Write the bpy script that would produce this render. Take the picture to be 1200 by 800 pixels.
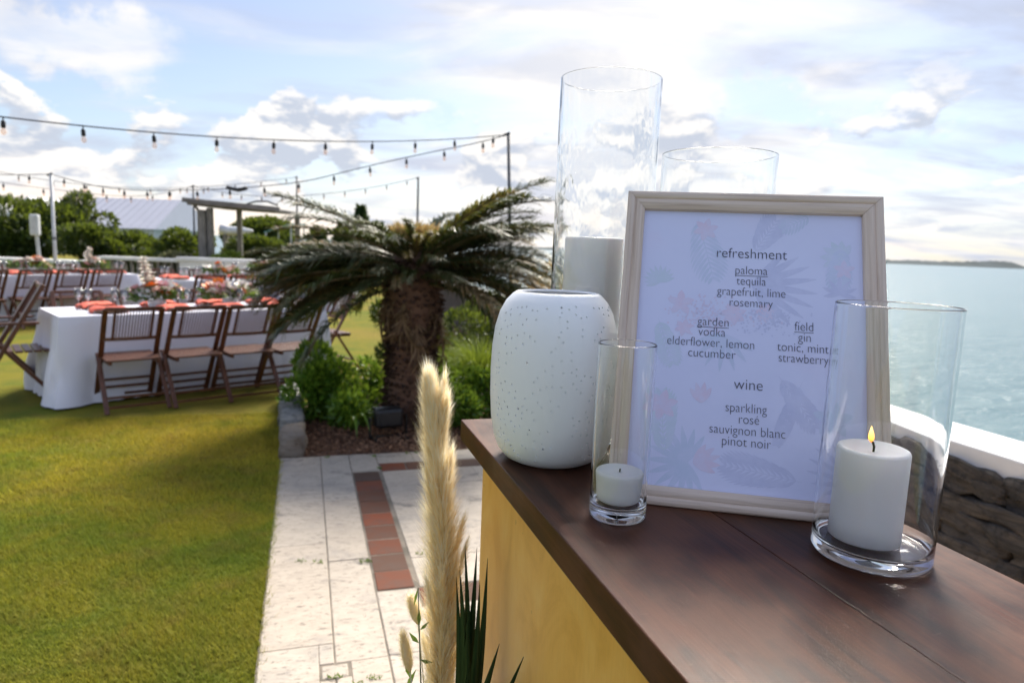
import bpy, bmesh, math, random
import numpy as np
from mathutils import Vector, Matrix, Euler, noise as mn
R = math.radians
random.seed(7); rng = np.random.default_rng(7)
sc = bpy.context.scene
for o in list(bpy.data.objects): bpy.data.objects.remove(o)
col = sc.collection
PI = math.pi
# ------------------------------------------------------------------ camera
EYE = 1.37
cam_d = bpy.data.cameras.new('camera'); cam = bpy.data.objects.new('camera', cam_d); col.objects.link(cam)
cam_d.sensor_width = 36; cam_d.lens = 24.0; cam_d.clip_start = .02; cam_d.clip_end = 30000
pitch, roll = math.atan(111 / 800), R(2.26)
fwd = Vector((0, math.cos(pitch), -math.sin(pitch))); up0 = Vector((0, math.sin(pitch), math.cos(pitch)))
rt = Vector((1, 0, 0)) * math.cos(roll) + up0 * math.sin(roll)
upv = -Vector((1, 0, 0)) * math.sin(roll) + up0 * math.cos(roll)
cam.matrix_world = Matrix(((rt.x, upv.x, -fwd.x, 0), (rt.y, upv.y, -fwd.y, 0), (rt.z, upv.z, -fwd.z, EYE), (0, 0, 0, 1)))
cam_d.dof.use_dof = True; cam_d.dof.focus_distance = .72; cam_d.dof.aperture_fstop = 7.5
sc.camera = cam
# ------------------------------------------------------------------ render / colour
sc.view_settings.view_transform = 'Standard'; sc.view_settings.look = 'None'
sc.view_settings.exposure = 1.20; sc.view_settings.gamma = 1
sc.render.engine = 'CYCLES'
cy = sc.cycles
cy.max_bounces = 24; cy.transmission_bounces = 20; cy.transparent_max_bounces = 24; cy.glossy_bounces = 6; cy.diffuse_bounces = 4
cy.caustics_refractive = True; cy.caustics_reflective = False; cy.blur_glossy = .5
cy.use_denoising = True; cy.sample_clamp_indirect = 40

# ------------------------------------------------------------------ node helpers
class NT:
    def __init__(s, tree): s.t = tree; s.n = tree.nodes; s.l = tree.links
    def new(s, typ, props=None, **inp):
        nd = s.n.new(typ)
        for k, v in (props or {}).items(): setattr(nd, k, v)
        for k, v in inp.items():
            key = k.replace('_', ' ')
            sock = nd.inputs[int(k[1:])] if (k[0] == 'i' and k[1:].isdigit()) else nd.inputs[key]
            s.set(sock, v)
        return nd
    def set(s, sock, v):
        if isinstance(v, bpy.types.NodeSocket): s.l.new(v, sock)
        elif isinstance(v, bpy.types.Node): s.l.new(v.outputs[0], sock)
        elif isinstance(v, (tuple, list)) and sock.type == 'RGBA' and len(v) == 3: sock.default_value = (*v, 1)
        else: sock.default_value = v
    def math(s, op, a, b=0.0, c=0.0, clamp=False):
        return s.new('ShaderNodeMath', {'operation': op, 'use_clamp': clamp}, i0=a, i1=b, i2=c).outputs[0]
    def vm(s, op, a, b=(0, 0, 0)):
        nd = s.new('ShaderNodeVectorMath', {'operation': op}); s.set(nd.inputs[0], a)
        if op == 'SCALE': s.set(nd.inputs['Scale'], b)
        else: s.set(nd.inputs[1], b)
        return nd.outputs['Value'] if op in ('LENGTH', 'DISTANCE', 'DOT_PRODUCT') else nd.outputs[0]
    def mix(s, f, a, b, blend='MIX'):
        nd = s.new('ShaderNodeMix', {'data_type': 'RGBA', 'blend_type': blend})
        s.set(nd.inputs[0], f); s.set(nd.inputs[6], a); s.set(nd.inputs[7], b); return nd.outputs[2]
    def rng(s, v, a, b, c=0.0, d=1.0, smooth=True):
        nd = s.new('ShaderNodeMapRange', {'interpolation_type': 'SMOOTHSTEP' if smooth else 'LINEAR'})
        for i, q in enumerate((v, a, b, c, d)): s.set(nd.inputs[i], q)
        return nd.outputs[0]
    def noise(s, vec, scale, detail=4, rough=.5, dist=0.0, col=False):
        nd = s.new('ShaderNodeTexNoise', Scale=scale, Detail=detail, Roughness=rough, Distortion=dist)
        if vec is not None: s.l.new(vec, nd.inputs['Vector'])
        return nd.outputs[1 if col else 0]
    def ramp(s, f, stops):
        nd = s.new('ShaderNodeValToRGB'); cr = nd.color_ramp
        while len(cr.elements) < len(stops): cr.elements.new(.5)
        for e, (p, c) in zip(cr.elements, stops): e.position = p; e.color = (*c, 1)
        s.l.new(f, nd.inputs[0]); return nd.outputs[0]

def srgb(r, g, b):
    f = lambda c: (c / 255 / 12.92) if c / 255 <= .04045 else ((c / 255 + .055) / 1.055) ** 2.4
    return (f(r), f(g), f(b))

# ------------------------------------------------------------------ world: Nishita sky under procedural cloud
SUN_EL, SUN_AZ = R(44), R(14)
world = bpy.data.worlds.new('World'); sc.world = world; world.use_nodes = True
w = NT(world.node_tree); w.n.clear()
sky = w.new('ShaderNodeTexSky', {'sky_type': 'NISHITA', 'sun_disc': False, 'sun_elevation': SUN_EL, 'sun_rotation': SUN_AZ, 'air_density': 1.0, 'dust_density': 1.6, 'ozone_density': 1.2})
tc = w.new('ShaderNodeTexCoord').outputs['Generated']
sep = w.new('ShaderNodeSeparateXYZ', i0=tc)
z = w.math('MAXIMUM', sep.outputs[2], 0.0)
den = w.math('ADD', z, .16)
cmb = w.new('ShaderNodeCombineXYZ', i0=w.math('DIVIDE', sep.outputs[0], den), i1=w.math('DIVIDE', sep.outputs[1], den), i2=0.0).outputs[0]
warp = w.vm('SCALE', w.vm('SUBTRACT', w.noise(tc, 5.0, 6, .6, 0, True), (.5, .5, .5)), .22)
wd = w.vm('ADD', tc, warp)
def blob(d, r, sz=1.0, soft=.5):
    """soft patch of cloud or clear air round a sky direction; sz > 1 flattens it"""
    s = (1, 1, sz)
    a = w.vm('MULTIPLY', wd, s); dist = w.vm('DISTANCE', a, (d[0], d[1], d[2] * sz))
    return w.rng(dist, r * (1 - soft), r * (1 + soft), 1.0, 0.0)
high = w.noise(cmb, 1.15, 9, .55, .35)                       # high streaky layer
puff = w.noise(w.vm('MULTIPLY', tc, (1, 1, 2.3)), 7.5, 10, .56, .15)    # heaped cloud low down
fine = w.noise(w.vm('MULTIPLY', tc, (1, 1, 1.8)), 16, 8, .6, .2)
def dsum(items, base):
    v = base
    for it in items:
        v = w.math('MULTIPLY_ADD', blob(*it[:-1]), it[-1], v)
    return v
G = (.151, .944, .293)
# thin high cloud: streaky veil, clearer to the left of the view
veil = w.noise(w.vm('MULTIPLY', cmb, (.75, 1.5, 1)), 1.25, 9, .58, .5)
amount = dsum([((-.40, .90, .19), .30, 1.6, .6, -.22), ((-.30, .90, .28), .20, 1.4, .6, -.12), (G, .28, 1.0, .7, .15), ((-.535, .824, .213), .105, 3.4, .5, .55), ((.10, .985, .15), .20, 1.2, .6, .22)],
              w.math('MULTIPLY_ADD', w.math('SUBTRACT', veil, .5), 2.6, .50))
mask_high = w.rng(amount, .05, .95)
# heaped cloud low down
zf = w.rng(z, .03, .24, 1.0, 0.0)
heap_v = w.math('MULTIPLY_ADD', w.math('SUBTRACT', puff, .5), 3.0, w.math('MULTIPLY_ADD', zf, .30, .14))
heap_v = dsum([((-.30, .94, .150), .045, 1.0, .6, .5), ((-.33, .94, .105), .10, 1.6, .5, .35), ((-.52, .85, .085), .12, 2.6, .5, .35), ((.12, .98, .15), .16, 1.3, .6, .25)], heap_v)
mask_heap = w.rng(heap_v, .42, .60)
clear = dsum([((-.095, .981, .171), .050, 2.4, .5, .95), ((.379, .905, .190), .085, 4.2, .5, .9), ((.538, .835, .145), .10, 5.0, .5, .9), ((.293, .938, .184), .06, 3.0, .5, .9), ((-.22, .97, .14), .035, 2.5, .5, .5)], 0.0)
clear = w.math('MULTIPLY', w.math('MINIMUM', clear, 1.0), w.rng(fine, .38, .54, 0.25, 1.0))
air = w.mix(.5, w.vm('SCALE', sky.outputs[0], .075), w.ramp(z, [(0, (.33, .40, .44)), (.08, (.25, .325, .43)), (.3, (.15, .205, .37)), (1, (.08, .17, .40))]))
sh = w.noise(w.vm('MULTIPLY', cmb, (.8, 1.3, 1)), 1.5, 7, .55, .4)
grey = w.rng(sh, .34, .60)
grey = dsum([((.48, .85, .22), .28, 1.8, .6, .30), (G, .30, 1.0, .8, -.55), ((-.535, .824, .213), .105, 3.4, .5, -.7), ((-.36, .91, .2), .2, 1.5, .6, .25)], grey)
grey = w.math('MAXIMUM', w.math('MINIMUM', grey, 1.0), 0.0)
ccol = w.mix(grey, (.455, .445, .44), (.265, .29, .36))
heap_sh = w.noise(w.vm('ADD', w.vm('MULTIPLY', tc, (1, 1, 2.3)), (0, 0, .035)), 7.5, 10, .56, .15)      # lit from above: compare with the cloud a little higher up
heap_sh = w.rng(w.math('SUBTRACT', heap_sh, puff), -.05, .06)
hcol = w.mix(w.math('MULTIPLY', heap_sh, .85), (.475, .46, .445), (.235, .265, .325))
warm = w.rng(w.noise(w.vm('MULTIPLY', tc, (1, 1, 9)), 3.0, 4, .5), .47, .62, 0, .75)
warm = w.math('MULTIPLY', warm, w.rng(z, .02, .10, 1, 0))
warm = w.math('MULTIPLY', warm, w.rng(sep.outputs[0], .0, -.35, .35, 1.0))
c = w.mix(mask_high, air, ccol)
c = w.mix(w.math('MULTIPLY', mask_heap, w.rng(z, .16, .27, .95, 0.0)), c, hcol)
c = w.mix(w.math('MULTIPLY', clear, .85), c, w.mix(.4, air, (.25, .35, .54)))
c = w.mix(warm, c, (.64, .54, .45))
glow = w.vm('DISTANCE', tc, (math.sin(SUN_AZ) * math.cos(SUN_EL), math.cos(SUN_AZ) * math.cos(SUN_EL), math.sin(SUN_EL)))
glow = w.rng(glow, 0.0, .52, 1.0, 0.0)
c = w.mix(w.math('MULTIPLY', glow, .5), c, (.75, .73, .70))
c = w.mix(w.rng(sep.outputs[2], -.004, -.02, 0, 1), c, (.20, .26, .28))   # light coming up off open water
bg = w.new('ShaderNodeBackground', Color=c, Strength=1.0)
w.new('ShaderNodeOutputWorld', Surface=bg)
sun_d = bpy.data.lights.new('sun', 'SUN'); sun = bpy.data.objects.new('sun', sun_d); col.objects.link(sun)
sun_d.energy = 3.6; sun_d.angle = R(24); sun_d.color = (1, .93, .82)
sdir = Vector((math.sin(SUN_AZ) * math.cos(SUN_EL), math.cos(SUN_AZ) * math.cos(SUN_EL), math.sin(SUN_EL)))
sun.rotation_euler = (-sdir).to_track_quat('-Z', 'Y').to_euler()

# ------------------------------------------------------------------ materials
MATS = {}
def material(name, build):
    m = bpy.data.materials.new(name); m.use_nodes = True
    t = NT(m.node_tree); t.n.clear(); out = t.new('ShaderNodeOutputMaterial')
    sh = build(t); t.l.new(sh if isinstance(sh, bpy.types.NodeSocket) else sh.outputs[0], out.inputs[0]); MATS[name] = m; return m
def obj_co(t, scale=(1, 1, 1)):
    return t.vm('MULTIPLY', t.new('ShaderNodeTexCoord').outputs['Object'], scale)
def world_co(t, scale=(1, 1, 1)):
    return t.vm('MULTIPLY', t.new('ShaderNodeNewGeometry').outputs['Position'], scale)
def bsdf(t, colour, rough=.6, bump=None, bs=.3, bd=.01, **kw):
    nd = t.new('ShaderNodeBsdfPrincipled'); t.set(nd.inputs['Base Color'], colour); t.set(nd.inputs['Roughness'], rough)
    for k, v in kw.items(): t.set(nd.inputs[k.replace('_', ' ')], v)
    if bump is not None:
        b = t.new('ShaderNodeBump', Strength=bs, Distance=bd, Height=bump); t.l.new(b.outputs[0], nd.inputs['Normal'])
    return nd
def simple(name, c1, c2=None, scale=8, rough=.6, bs=.25, bd=.003, stretch=(1, 1, 1), island=0.0, **kw):
    def b(t):
        co = obj_co(t, stretch); n = t.noise(co, scale, 6, .6)
        c = t.mix(t.rng(n, .35, .65), c1, c2 or tuple(x * .8 for x in c1))
        if island:
            r = t.new('ShaderNodeNewGeometry').outputs['Random Per Island']
            c = t.mix(1.0, c, t.new('ShaderNodeCombineColor', i0=t.math('MULTIPLY_ADD', r, island, 1 - island / 2), i1=t.math('MULTIPLY_ADD', r, island, 1 - island / 2), i2=t.math('MULTIPLY_ADD', r, island, 1 - island / 2)).outputs[0], 'MULTIPLY')
        return bsdf(t, c, rough, n, bs, bd, **kw)
    return material(name, b)

def leafmat(name, cols, rough=.45, trans=.35):
    def b(t):
        g = t.new('ShaderNodeNewGeometry'); r = g.outputs['Random Per Island']
        c = t.ramp(r, [(i / max(1, len(cols) - 1), q) for i, q in enumerate(cols)])
        n = t.noise(t.new('ShaderNodeTexCoord').outputs['Object'], 3.0, 3, .5)
        c = t.mix(t.rng(n, .35, .65, 0, .45), c, tuple(x * .55 for x in cols[0]))
        p = bsdf(t, c, rough); tr = t.new('ShaderNodeBsdfTranslucent', Color=t.mix(.5, c, (.30, .36, .03)))
        return t.new('ShaderNodeMixShader', i0=trans, i1=p.outputs[0], i2=tr.outputs[0])
    return material(name, b)

def m_bartop(t):
    co = obj_co(t, (9, .9, 9)); rnd = t.new('ShaderNodeObjectInfo').outputs['Random']
    co = t.vm('ADD', co, t.new('ShaderNodeCombineXYZ', i0=t.math('MULTIPLY', rnd, 30), i1=t.math('MULTIPLY', rnd, 9), i2=0.0).outputs[0])
    g1 = t.noise(co, 3.4, 9, .66, .8); g2 = t.noise(obj_co(t, (60, 3, 60)), 6, 6, .6)
    big = t.noise(obj_co(t), 7, 5, .6)
    c = t.ramp(g1, [(.25, (.010, .0033, .0014)), (.43, (.031, .0088, .0033)), (.56, (.070, .0200, .0070)), (.76, (.12, .038, .013))])
    c = t.mix(t.rng(g2, .35, .7, 0, .38), c, (.028, .0125, .008))
    c = t.mix(t.rng(big, .42, .66, 0, .45), c, (.16, .070, .042))
    scratch = t.rng(t.noise(obj_co(t, (18, 90, 18)), 5, 2, .4, 1.2), .73, .76, 0, .15)
    c = t.mix(scratch, c, (.20, .12, .09))
    rough = t.math('ADD', t.rng(big, .3, .7, .27, .46), t.math('MULTIPLY', g2, .10))
    h = t.math('ADD', t.math('MULTIPLY', g2, .6), g1)
    return bsdf(t, c, rough, h, .25, .0010, Specular_IOR_Level=.18)
material('bar_top_wood', m_bartop)
def m_panel(t):
    co = obj_co(t, (3, 2.2, 1.3)); g = t.noise(co, 3.5, 7, .6, 2.2); f = t.noise(obj_co(t, (80, 80, 4)), 5, 4, .6)
    c = t.ramp(g, [(.3, (.74, .37, .060)), (.5, (.86, .46, .09)), (.72, (.90, .53, .13))])
    c = t.mix(t.rng(f, .35, .75, 0, .12), c, (.50, .26, .06))
    spot = t.rng(t.noise(obj_co(t), 70, 2, .4), .74, .78, 0, .4)
    return bsdf(t, t.mix(spot, c, (.2, .1, .03)), .38, f, .15, .001)
material('yellow_plywood', m_panel)
def m_frame(t):
    rnd = t.new('ShaderNodeObjectInfo').outputs['Random']
    co = t.vm('ADD', obj_co(t, (60, 60, 60)), t.new('ShaderNodeCombineXYZ', i0=t.math('MULTIPLY', rnd, 99), i1=t.math('MULTIPLY', rnd, 50), i2=0.0).outputs[0])
    uv = t.new('ShaderNodeUVMap').outputs[0]
    g = t.noise(t.vm('MULTIPLY', uv, (7, 330, 1)), 1.0, 6, .62, .4); g2 = t.noise(t.vm('MULTIPLY', uv, (2.5, 60, 1)), 1.0, 3, .5, .6)
    c = t.ramp(g, [(.28, (.35, .25, .19)), (.46, (.58, .46, .375)), (.7, (.71, .59, .50))])
    c = t.mix(t.rng(g2, .35, .7, 0, .55), c, (.73, .61, .53))
    return bsdf(t, c, .62, g, .5, .0012)
material('limed_oak', m_frame)
def m_print(t):
    n = t.noise(obj_co(t), 14, 5, .6); r = t.noise(obj_co(t), 9, 4, .6)
    c = t.mix(t.rng(n, .45, .7, 0, .5), (.65, .675, .91), (.61, .635, .87)); c = t.mix(t.rng(r, .55, .7, 0, .25), c, (.68, .62, .84))
    return bsdf(t, c, .34, Specular_IOR_Level=.4)
material('lavender_print', m_print)
def ink(name, c, f):
    def b(t):
        n = t.noise(obj_co(t), 60, 5, .65)
        base = (.63, .655, .885)
        return bsdf(t, t.mix(t.rng(n, .3, .7, f * .22, f * .6), base, c), .34, Specular_IOR_Level=.4)
    return material(name, b)
ink('grey_leaf_ink', (.38, .41, .66), .7); ink('blue_leaf_ink', (.38, .52, .68), .7); ink('pink_ink', (.70, .46, .60), .75); ink('green_ink', (.44, .60, .64), .7)
simple('text_ink', (.075, .075, .12), rough=.5, bs=0)
simple('backing_board', (.12, .08, .05), rough=.8)
simple('ceramic_white', (.88, .885, .89), (.85, .86, .865), 5, rough=.42, bs=.06)
simple('ceramic_inner', (.62, .56, .48), rough=.8)
def m_glass(wav, tint=(1, 1, 1), rough=0.0):
    def b(t):
        nd = t.new('ShaderNodeBsdfPrincipled'); t.set(nd.inputs['Base Color'], tint); nd.inputs['Roughness'].default_value = rough
        nd.inputs['Transmission Weight'].default_value = 1; nd.inputs['IOR'].default_value = 1.5
        if wav:
            n = t.noise(obj_co(t, (1, 1, .55)), 22, 2, .45, .5); bp = t.new('ShaderNodeBump', Strength=1.0, Distance=wav, Height=n); t.l.new(bp.outputs[0], nd.inputs['Normal'])
        return nd
    return b
material('clear_glass', m_glass(0.0, (.995, 1, .997))); material('wavy_glass', m_glass(.00035, (.995, 1, .997))); material('rippled_glass', m_glass(.0022, (.995, 1, .997)))
def m_wax(t):
    n = t.noise(obj_co(t), 30, 4, .5)
    return bsdf(t, t.mix(n, (.97, .965, .955), (.95, .945, .94)), .42, n, .1, .0006, Subsurface_Weight=.3, Subsurface_Radius=(.02, .017, .014), Subsurface_Scale=.8)
material('white_wax', m_wax)
simple('wick', (.012, .010, .009), rough=.9)
def m_flame(t):
    zz = t.new('ShaderNodeSeparateXYZ', i0=t.new('ShaderNodeTexCoord').outputs['Object']).outputs[2]
    c = t.ramp(t.rng(zz, 0, .018, 0, 1, False), [(0, (.55, .10, .02)), (.3, (1, .36, .06)), (.7, (1, .62, .16)), (1, (1, .45, .12))])
    return t.new('ShaderNodeMixShader', i0=.15, i1=t.new('ShaderNodeEmission', Color=c, Strength=1.9).outputs[0], i2=t.new('ShaderNodeBsdfTransparent').outputs[0])
material('flame', m_flame)
def m_lawn(t):
    p = world_co(t); a = t.noise(p, .55, 5, .6); b = t.noise(p, 2.2, 6, .65, .4); f = t.noise(p, 45, 4, .7); st = t.noise(world_co(t, (5, 14, 1)), 1.0, 5, .6)
    c = t.mix(t.rng(b, .38, .62), (.185, .165, .018), (.095, .13, .014)); c = t.mix(t.rng(a, .42, .62, 0, .75), c, (.25, .175, .034))
    c = t.mix(t.rng(st, .52, .72, 0, .5), c, (.18, .115, .032)); c = t.mix(t.rng(f, .3, .7, 0, .35), c, (.09, .10, .012))
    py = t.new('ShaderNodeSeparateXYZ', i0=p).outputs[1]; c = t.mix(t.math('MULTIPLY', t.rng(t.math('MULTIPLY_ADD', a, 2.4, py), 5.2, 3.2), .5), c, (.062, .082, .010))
    return bsdf(t, c, .95, f, .6, .02, Specular_IOR_Level=.1)
material('lawn', m_lawn)
def m_blade(t):
    g = t.new('ShaderNodeNewGeometry'); p = g.outputs['Position']; a = t.noise(p, .55, 5, .6); b = t.noise(p, 2.2, 6, .65, .4); r = g.outputs['Random Per Island']; st = t.noise(world_co(t, (5, 14, 1)), 1.0, 5, .6)
    c = t.mix(t.rng(b, .38, .62), (.48, .41, .042), (.26, .315, .032)); c = t.mix(t.rng(a, .42, .62, 0, .75), c, (.56, .42, .055))
    c = t.mix(t.rng(st, .52, .72, 0, .5), c, (.34, .23, .07)); c = t.mix(t.math('MULTIPLY', t.rng(r, .5, 1, 0, 1, False), .55), c, (.13, .20, .018))
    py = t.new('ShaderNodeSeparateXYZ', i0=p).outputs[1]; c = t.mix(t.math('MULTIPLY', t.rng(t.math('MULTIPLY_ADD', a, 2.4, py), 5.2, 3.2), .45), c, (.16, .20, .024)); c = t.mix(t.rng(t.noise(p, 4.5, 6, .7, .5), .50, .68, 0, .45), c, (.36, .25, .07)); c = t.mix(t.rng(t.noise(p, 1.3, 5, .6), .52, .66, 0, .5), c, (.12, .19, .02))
    pr = bsdf(t, c, .7, Specular_IOR_Level=.2); tr = t.new('ShaderNodeBsdfTranslucent', Color=c)
    return t.new('ShaderNodeMixShader', i0=.4, i1=pr.outputs[0], i2=tr.outputs[0])
material('grass_blade', m_blade)
def m_trav(t):
    rnd = t.new('ShaderNodeObjectInfo').outputs['Random']
    off = t.new('ShaderNodeCombineXYZ', i0=t.math('MULTIPLY', rnd, 40), i1=t.math('MULTIPLY', rnd, 17), i2=0.0).outputs[0]
    co = t.vm('ADD', obj_co(t, (4.5, 10, 1)), off); a = t.noise(co, 2.0, 7, .65, .6); pits = t.noise(t.vm('ADD', obj_co(t, (1.3, 4, 1)), off), 22, 4, .7, .5); dirt = t.noise(world_co(t), 3.1, 6, .65)
    c = t.mix(t.rng(a, .35, .65), (.47, .405, .325), (.385, .33, .265)); c = t.mix(t.math('MULTIPLY', rnd, .35), c, (.42, .335, .25))
    c = t.mix(t.rng(t.noise(t.vm('ADD', obj_co(t, (2, 9, 1)), off), 5, 7, .7, 1.2), .56, .66, 0, .6), c, (.22, .18, .14)); c = t.mix(t.rng(pits, .57, .66, 0, .75), c, (.14, .115, .09)); c = t.mix(t.rng(dirt, .50, .72, 0, .6), c, (.22, .205, .19)); c = t.mix(t.rng(t.noise(world_co(t, (1, 2.2, 1)), 4.0, 6, .7, .6), .57, .68, 0, .75), c, (.12, .11, .105))
    h = t.math('SUBTRACT', a, t.rng(pits, .58, .68, 0, 1.2))
    return bsdf(t, c, .62, h, .5, .004)
material('travertine', m_trav)
def m_terra(t):
    rnd = t.new('ShaderNodeObjectInfo').outputs['Random']; n = t.noise(obj_co(t), 9, 6, .65)
    c = t.ramp(rnd, [(0, (.19, .050, .022)), (.4, (.12, .055, .034)), (.75, (.085, .055, .041)), (1, (.22, .060, .027))])
    return bsdf(t, t.mix(t.rng(n, .4, .7, 0, .55), c, (.10, .070, .055)), .75, n, .3, .003, Specular_IOR_Level=.2)
material('terracotta', m_terra)
simple('grout', (.24, .20, .155), (.12, .105, .08), 7, rough=.95)
simple('moss', (.07, .13, .02), (.04, .08, .015), 40, rough=.9)
simple('mulch', (.20, .10, .058), (.075, .04, .026), 18, rough=.95, bs=1, bd=.03)
leafmat('mulch_chip', [(.09, .042, .024), (.26, .13, .07), (.40, .23, .13), (.15, .085, .055)], .9, .0)
def m_rock(t, c1=(.062, .054, .047), c2=(.20, .16, .12)):
    rnd = t.new('ShaderNodeObjectInfo').outputs['Random']
    co = t.vm('ADD', obj_co(t, (1.6, 1.6, 14)), t.new('ShaderNodeCombineXYZ', i0=t.math('MULTIPLY', rnd, 40), i1=t.math('MULTIPLY', rnd, 17), i2=0.0).outputs[0])
    a = t.noise(co, 3.5, 9, .68, .8); b = t.noise(obj_co(t), 16, 8, .7); f = t.noise(obj_co(t), 60, 5, .7)
    c = t.ramp(a, [(.32, c1), (.50, tuple(x * 1.7 for x in c1)), (.66, c2), (.8, tuple(x * 1.5 for x in c2))])
    c = t.mix(t.rng(b, .5, .68, 0, .75), c, (.024, .022, .020)); c = t.mix(t.math('MULTIPLY', t.rng(rnd, .86, .98), .6), c, (.28, .20, .13))
    return bsdf(t, c, .93, t.math('ADD', t.math('ADD', a, b), t.math('MULTIPLY', f, .4)), 1.0, .035)
material('dark_rock', m_rock)
material('pale_rock', lambda t: m_rock(t, (.20, .20, .19), (.46, .45, .42)))
simple('white_render', (.78, .77, .75), (.70, .69, .67), 3, rough=.75, bs=.3)
simple('white_paint', (.72, .72, .72), rough=.5)
def m_sea(t):
    p = world_co(t, (1, 1.6, 1)); a = t.noise(p, .35, 6, .6); b = t.noise(p, 1.6, 5, .6); big = t.noise(world_co(t, (.02, .05, 1)), 1, 4, .6)
    c = t.mix(big, (.095, .175, .19), (.12, .205, .22))
    return bsdf(t, c, .20, t.math('MULTIPLY_ADD', b, .25, a), .75, .5, IOR=1.33)
material('sea', m_sea)
simple('far_land', (.030, .052, .062), (.022, .040, .045), .02, rough=.95, bs=0)
def m_cloth(t):
    n = t.noise(obj_co(t), 3.5, 5, .55, .4)
    return bsdf(t, (.74, .74, .82), .85, n, .5, .02, Sheen_Weight=.15)
material('table_linen', m_cloth)
def m_chair(t):
    rnd = t.new('ShaderNodeObjectInfo').outputs['Random']; n = t.noise(obj_co(t, (1, 1, .25)), 40, 4, .6); isl = t.new('ShaderNodeNewGeometry').outputs['Random Per Island']
    c = t.mix(t.rng(n, .3, .7), (.135, .044, .018), (.055, .018, .008)); c = t.mix(t.math('MULTIPLY', isl, .35), c, (.11, .045, .024))
    return bsdf(t, c, .42, n, .2, .002)
material('chair_wood', m_chair)
simple('coral_linen', (.80, .17, .105), (.68, .13, .085), 20, rough=.85)
simple('plate_china', (.78, .78, .76), rough=.25, bs=0)
simple('charger_wood', (.50, .30, .18), (.40, .22, .12), 20, rough=.5)
simple('petal_white', (.82, .78, .72), (.76, .70, .62), 30, rough=.6, Subsurface_Weight=.1); simple('petal_pink', (.85, .42, .42), (.78, .52, .50), 30, rough=.6)
simple('petal_orange', (.88, .22, .035), (.80, .30, .06), 30, rough=.6); simple('petal_blush', (.86, .66, .56), (.82, .58, .48), 30, rough=.6)
leafmat('bouquet_green', [(.05, .13, .03), (.10, .22, .05), (.16, .26, .08)])
leafmat('shrub_leaf', [(.055, .15, .016), (.12, .26, .026), (.23, .38, .04), (.08, .20, .022)], .32)
leafmat('hedge_leaf', [(.013, .034, .009), (.026, .062, .012), (.056, .10, .017), (.018, .045, .010)], .5)
leafmat('yellow_hedge_leaf', [(.10, .17, .02), (.20, .27, .03), (.30, .36, .06)], .5)
leafmat('dry_hedge_leaf', [(.10, .11, .07), (.20, .19, .11), (.34, .30, .20)], .6)
leafmat('conifer_leaf', [(.012, .04, .02), (.025, .07, .03), (.03, .09, .03)], .6, .15)
leafmat('palm_leaf', [(.024, .046, .016), (.046, .074, .024), (.085, .11, .036), (.028, .050, .018), (.24, .15, .060)], .45, .15)
leafmat('palm_leaf_scorched', [(.045, .05, .02), (.20, .125, .05), (.38, .23, .10), (.035, .048, .018), (.45, .30, .14)], .6, .25)
leafmat('palm_leaf_dead', [(.10, .055, .03), (.22, .13, .07), (.36, .24, .14), (.16, .09, .05)], .7, .25)
leafmat('palm_new_growth', [(.66, .44, .20), (.80, .58, .32), (.50, .32, .14)], .8, .2)
simple('palm_stem', (.10, .10, .045), (.16, .10, .05), 10, rough=.6)
leafmat('trunk_scale', [(.04, .020, .013), (.095, .050, .032), (.17, .095, .062), (.06, .032, .021)], .95, 0)
simple('bark', (.10, .075, .055), (.06, .045, .035), 12, rough=.95, bs=.8, bd=.02)
simple('grey_wood', (.26, .24, .21), (.14, .13, .115), 10, rough=.9, bs=.8, bd=.02, stretch=(3, 3, .6))
simple('dark_roof', (.19, .17, .16), (.13, .12, .11), 5, rough=.9)
simple('black_plastic', (.012, .012, .013), rough=.4, bs=0); simple('lamp_lens', (.012, .013, .015), rough=.35, bs=0)
simple('pole_metal', (.10, .10, .105), rough=.5, bs=0); simple('pole_white', (.62, .63, .64), rough=.5, bs=0)
simple('cable_black', (.02, .02, .022), rough=.6, bs=0)
material('bulb_glass', lambda t: t.new('ShaderNodeMixShader', i0=.80, i1=bsdf(t, (.95, .83, .76), .12).outputs[0], i2=t.new('ShaderNodeBsdfTransparent', Color=(1, .9, .84, 1)).outputs[0]))
simple('roof_white', (.54, .54, .60), (.52, .52, .58), 1.2, rough=.8); simple('house_wall', (.62, .60, .56), rough=.85); simple('window_dark', (.03, .04, .05), rough=.15, bs=0)
simple('teal_canvas', (.10, .36, .38), rough=.8)
def m_pampas(t):
    g = t.new('ShaderNodeNewGeometry'); r = g.outputs['Random Per Island']
    c = t.ramp(r, [(0, (.95, .76, .42)), (.3, (.98, .88, .62)), (.65, (.99, .95, .79)), (1, (.99, .98, .90))])
    p = bsdf(t, c, .8, Specular_IOR_Level=.1); tr = t.new('ShaderNodeBsdfTranslucent', Color=c)
    return t.new('ShaderNodeMixShader', i0=.68, i1=p.outputs[0], i2=tr.outputs[0])
material('pampas', m_pampas)
leafmat('pampas_core', [(.95, .74, .38), (.98, .84, .52)], .9, .3)
leafmat('bunny_tail', [(.80, .72, .55), (.92, .86, .72), (.86, .80, .66)], .9, .4)
def m_strap(t):
    n = t.noise(obj_co(t, (30, 30, 1)), 6, 4, .6)
    return bsdf(t, t.mix(t.rng(n, .35, .7), (.014, .038, .012), (.030, .070, .022)), .35, n, .2, .002)
material('strap_leaf', m_strap)
simple('pot_clay', (.42, .40, .37), rough=.85)

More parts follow.
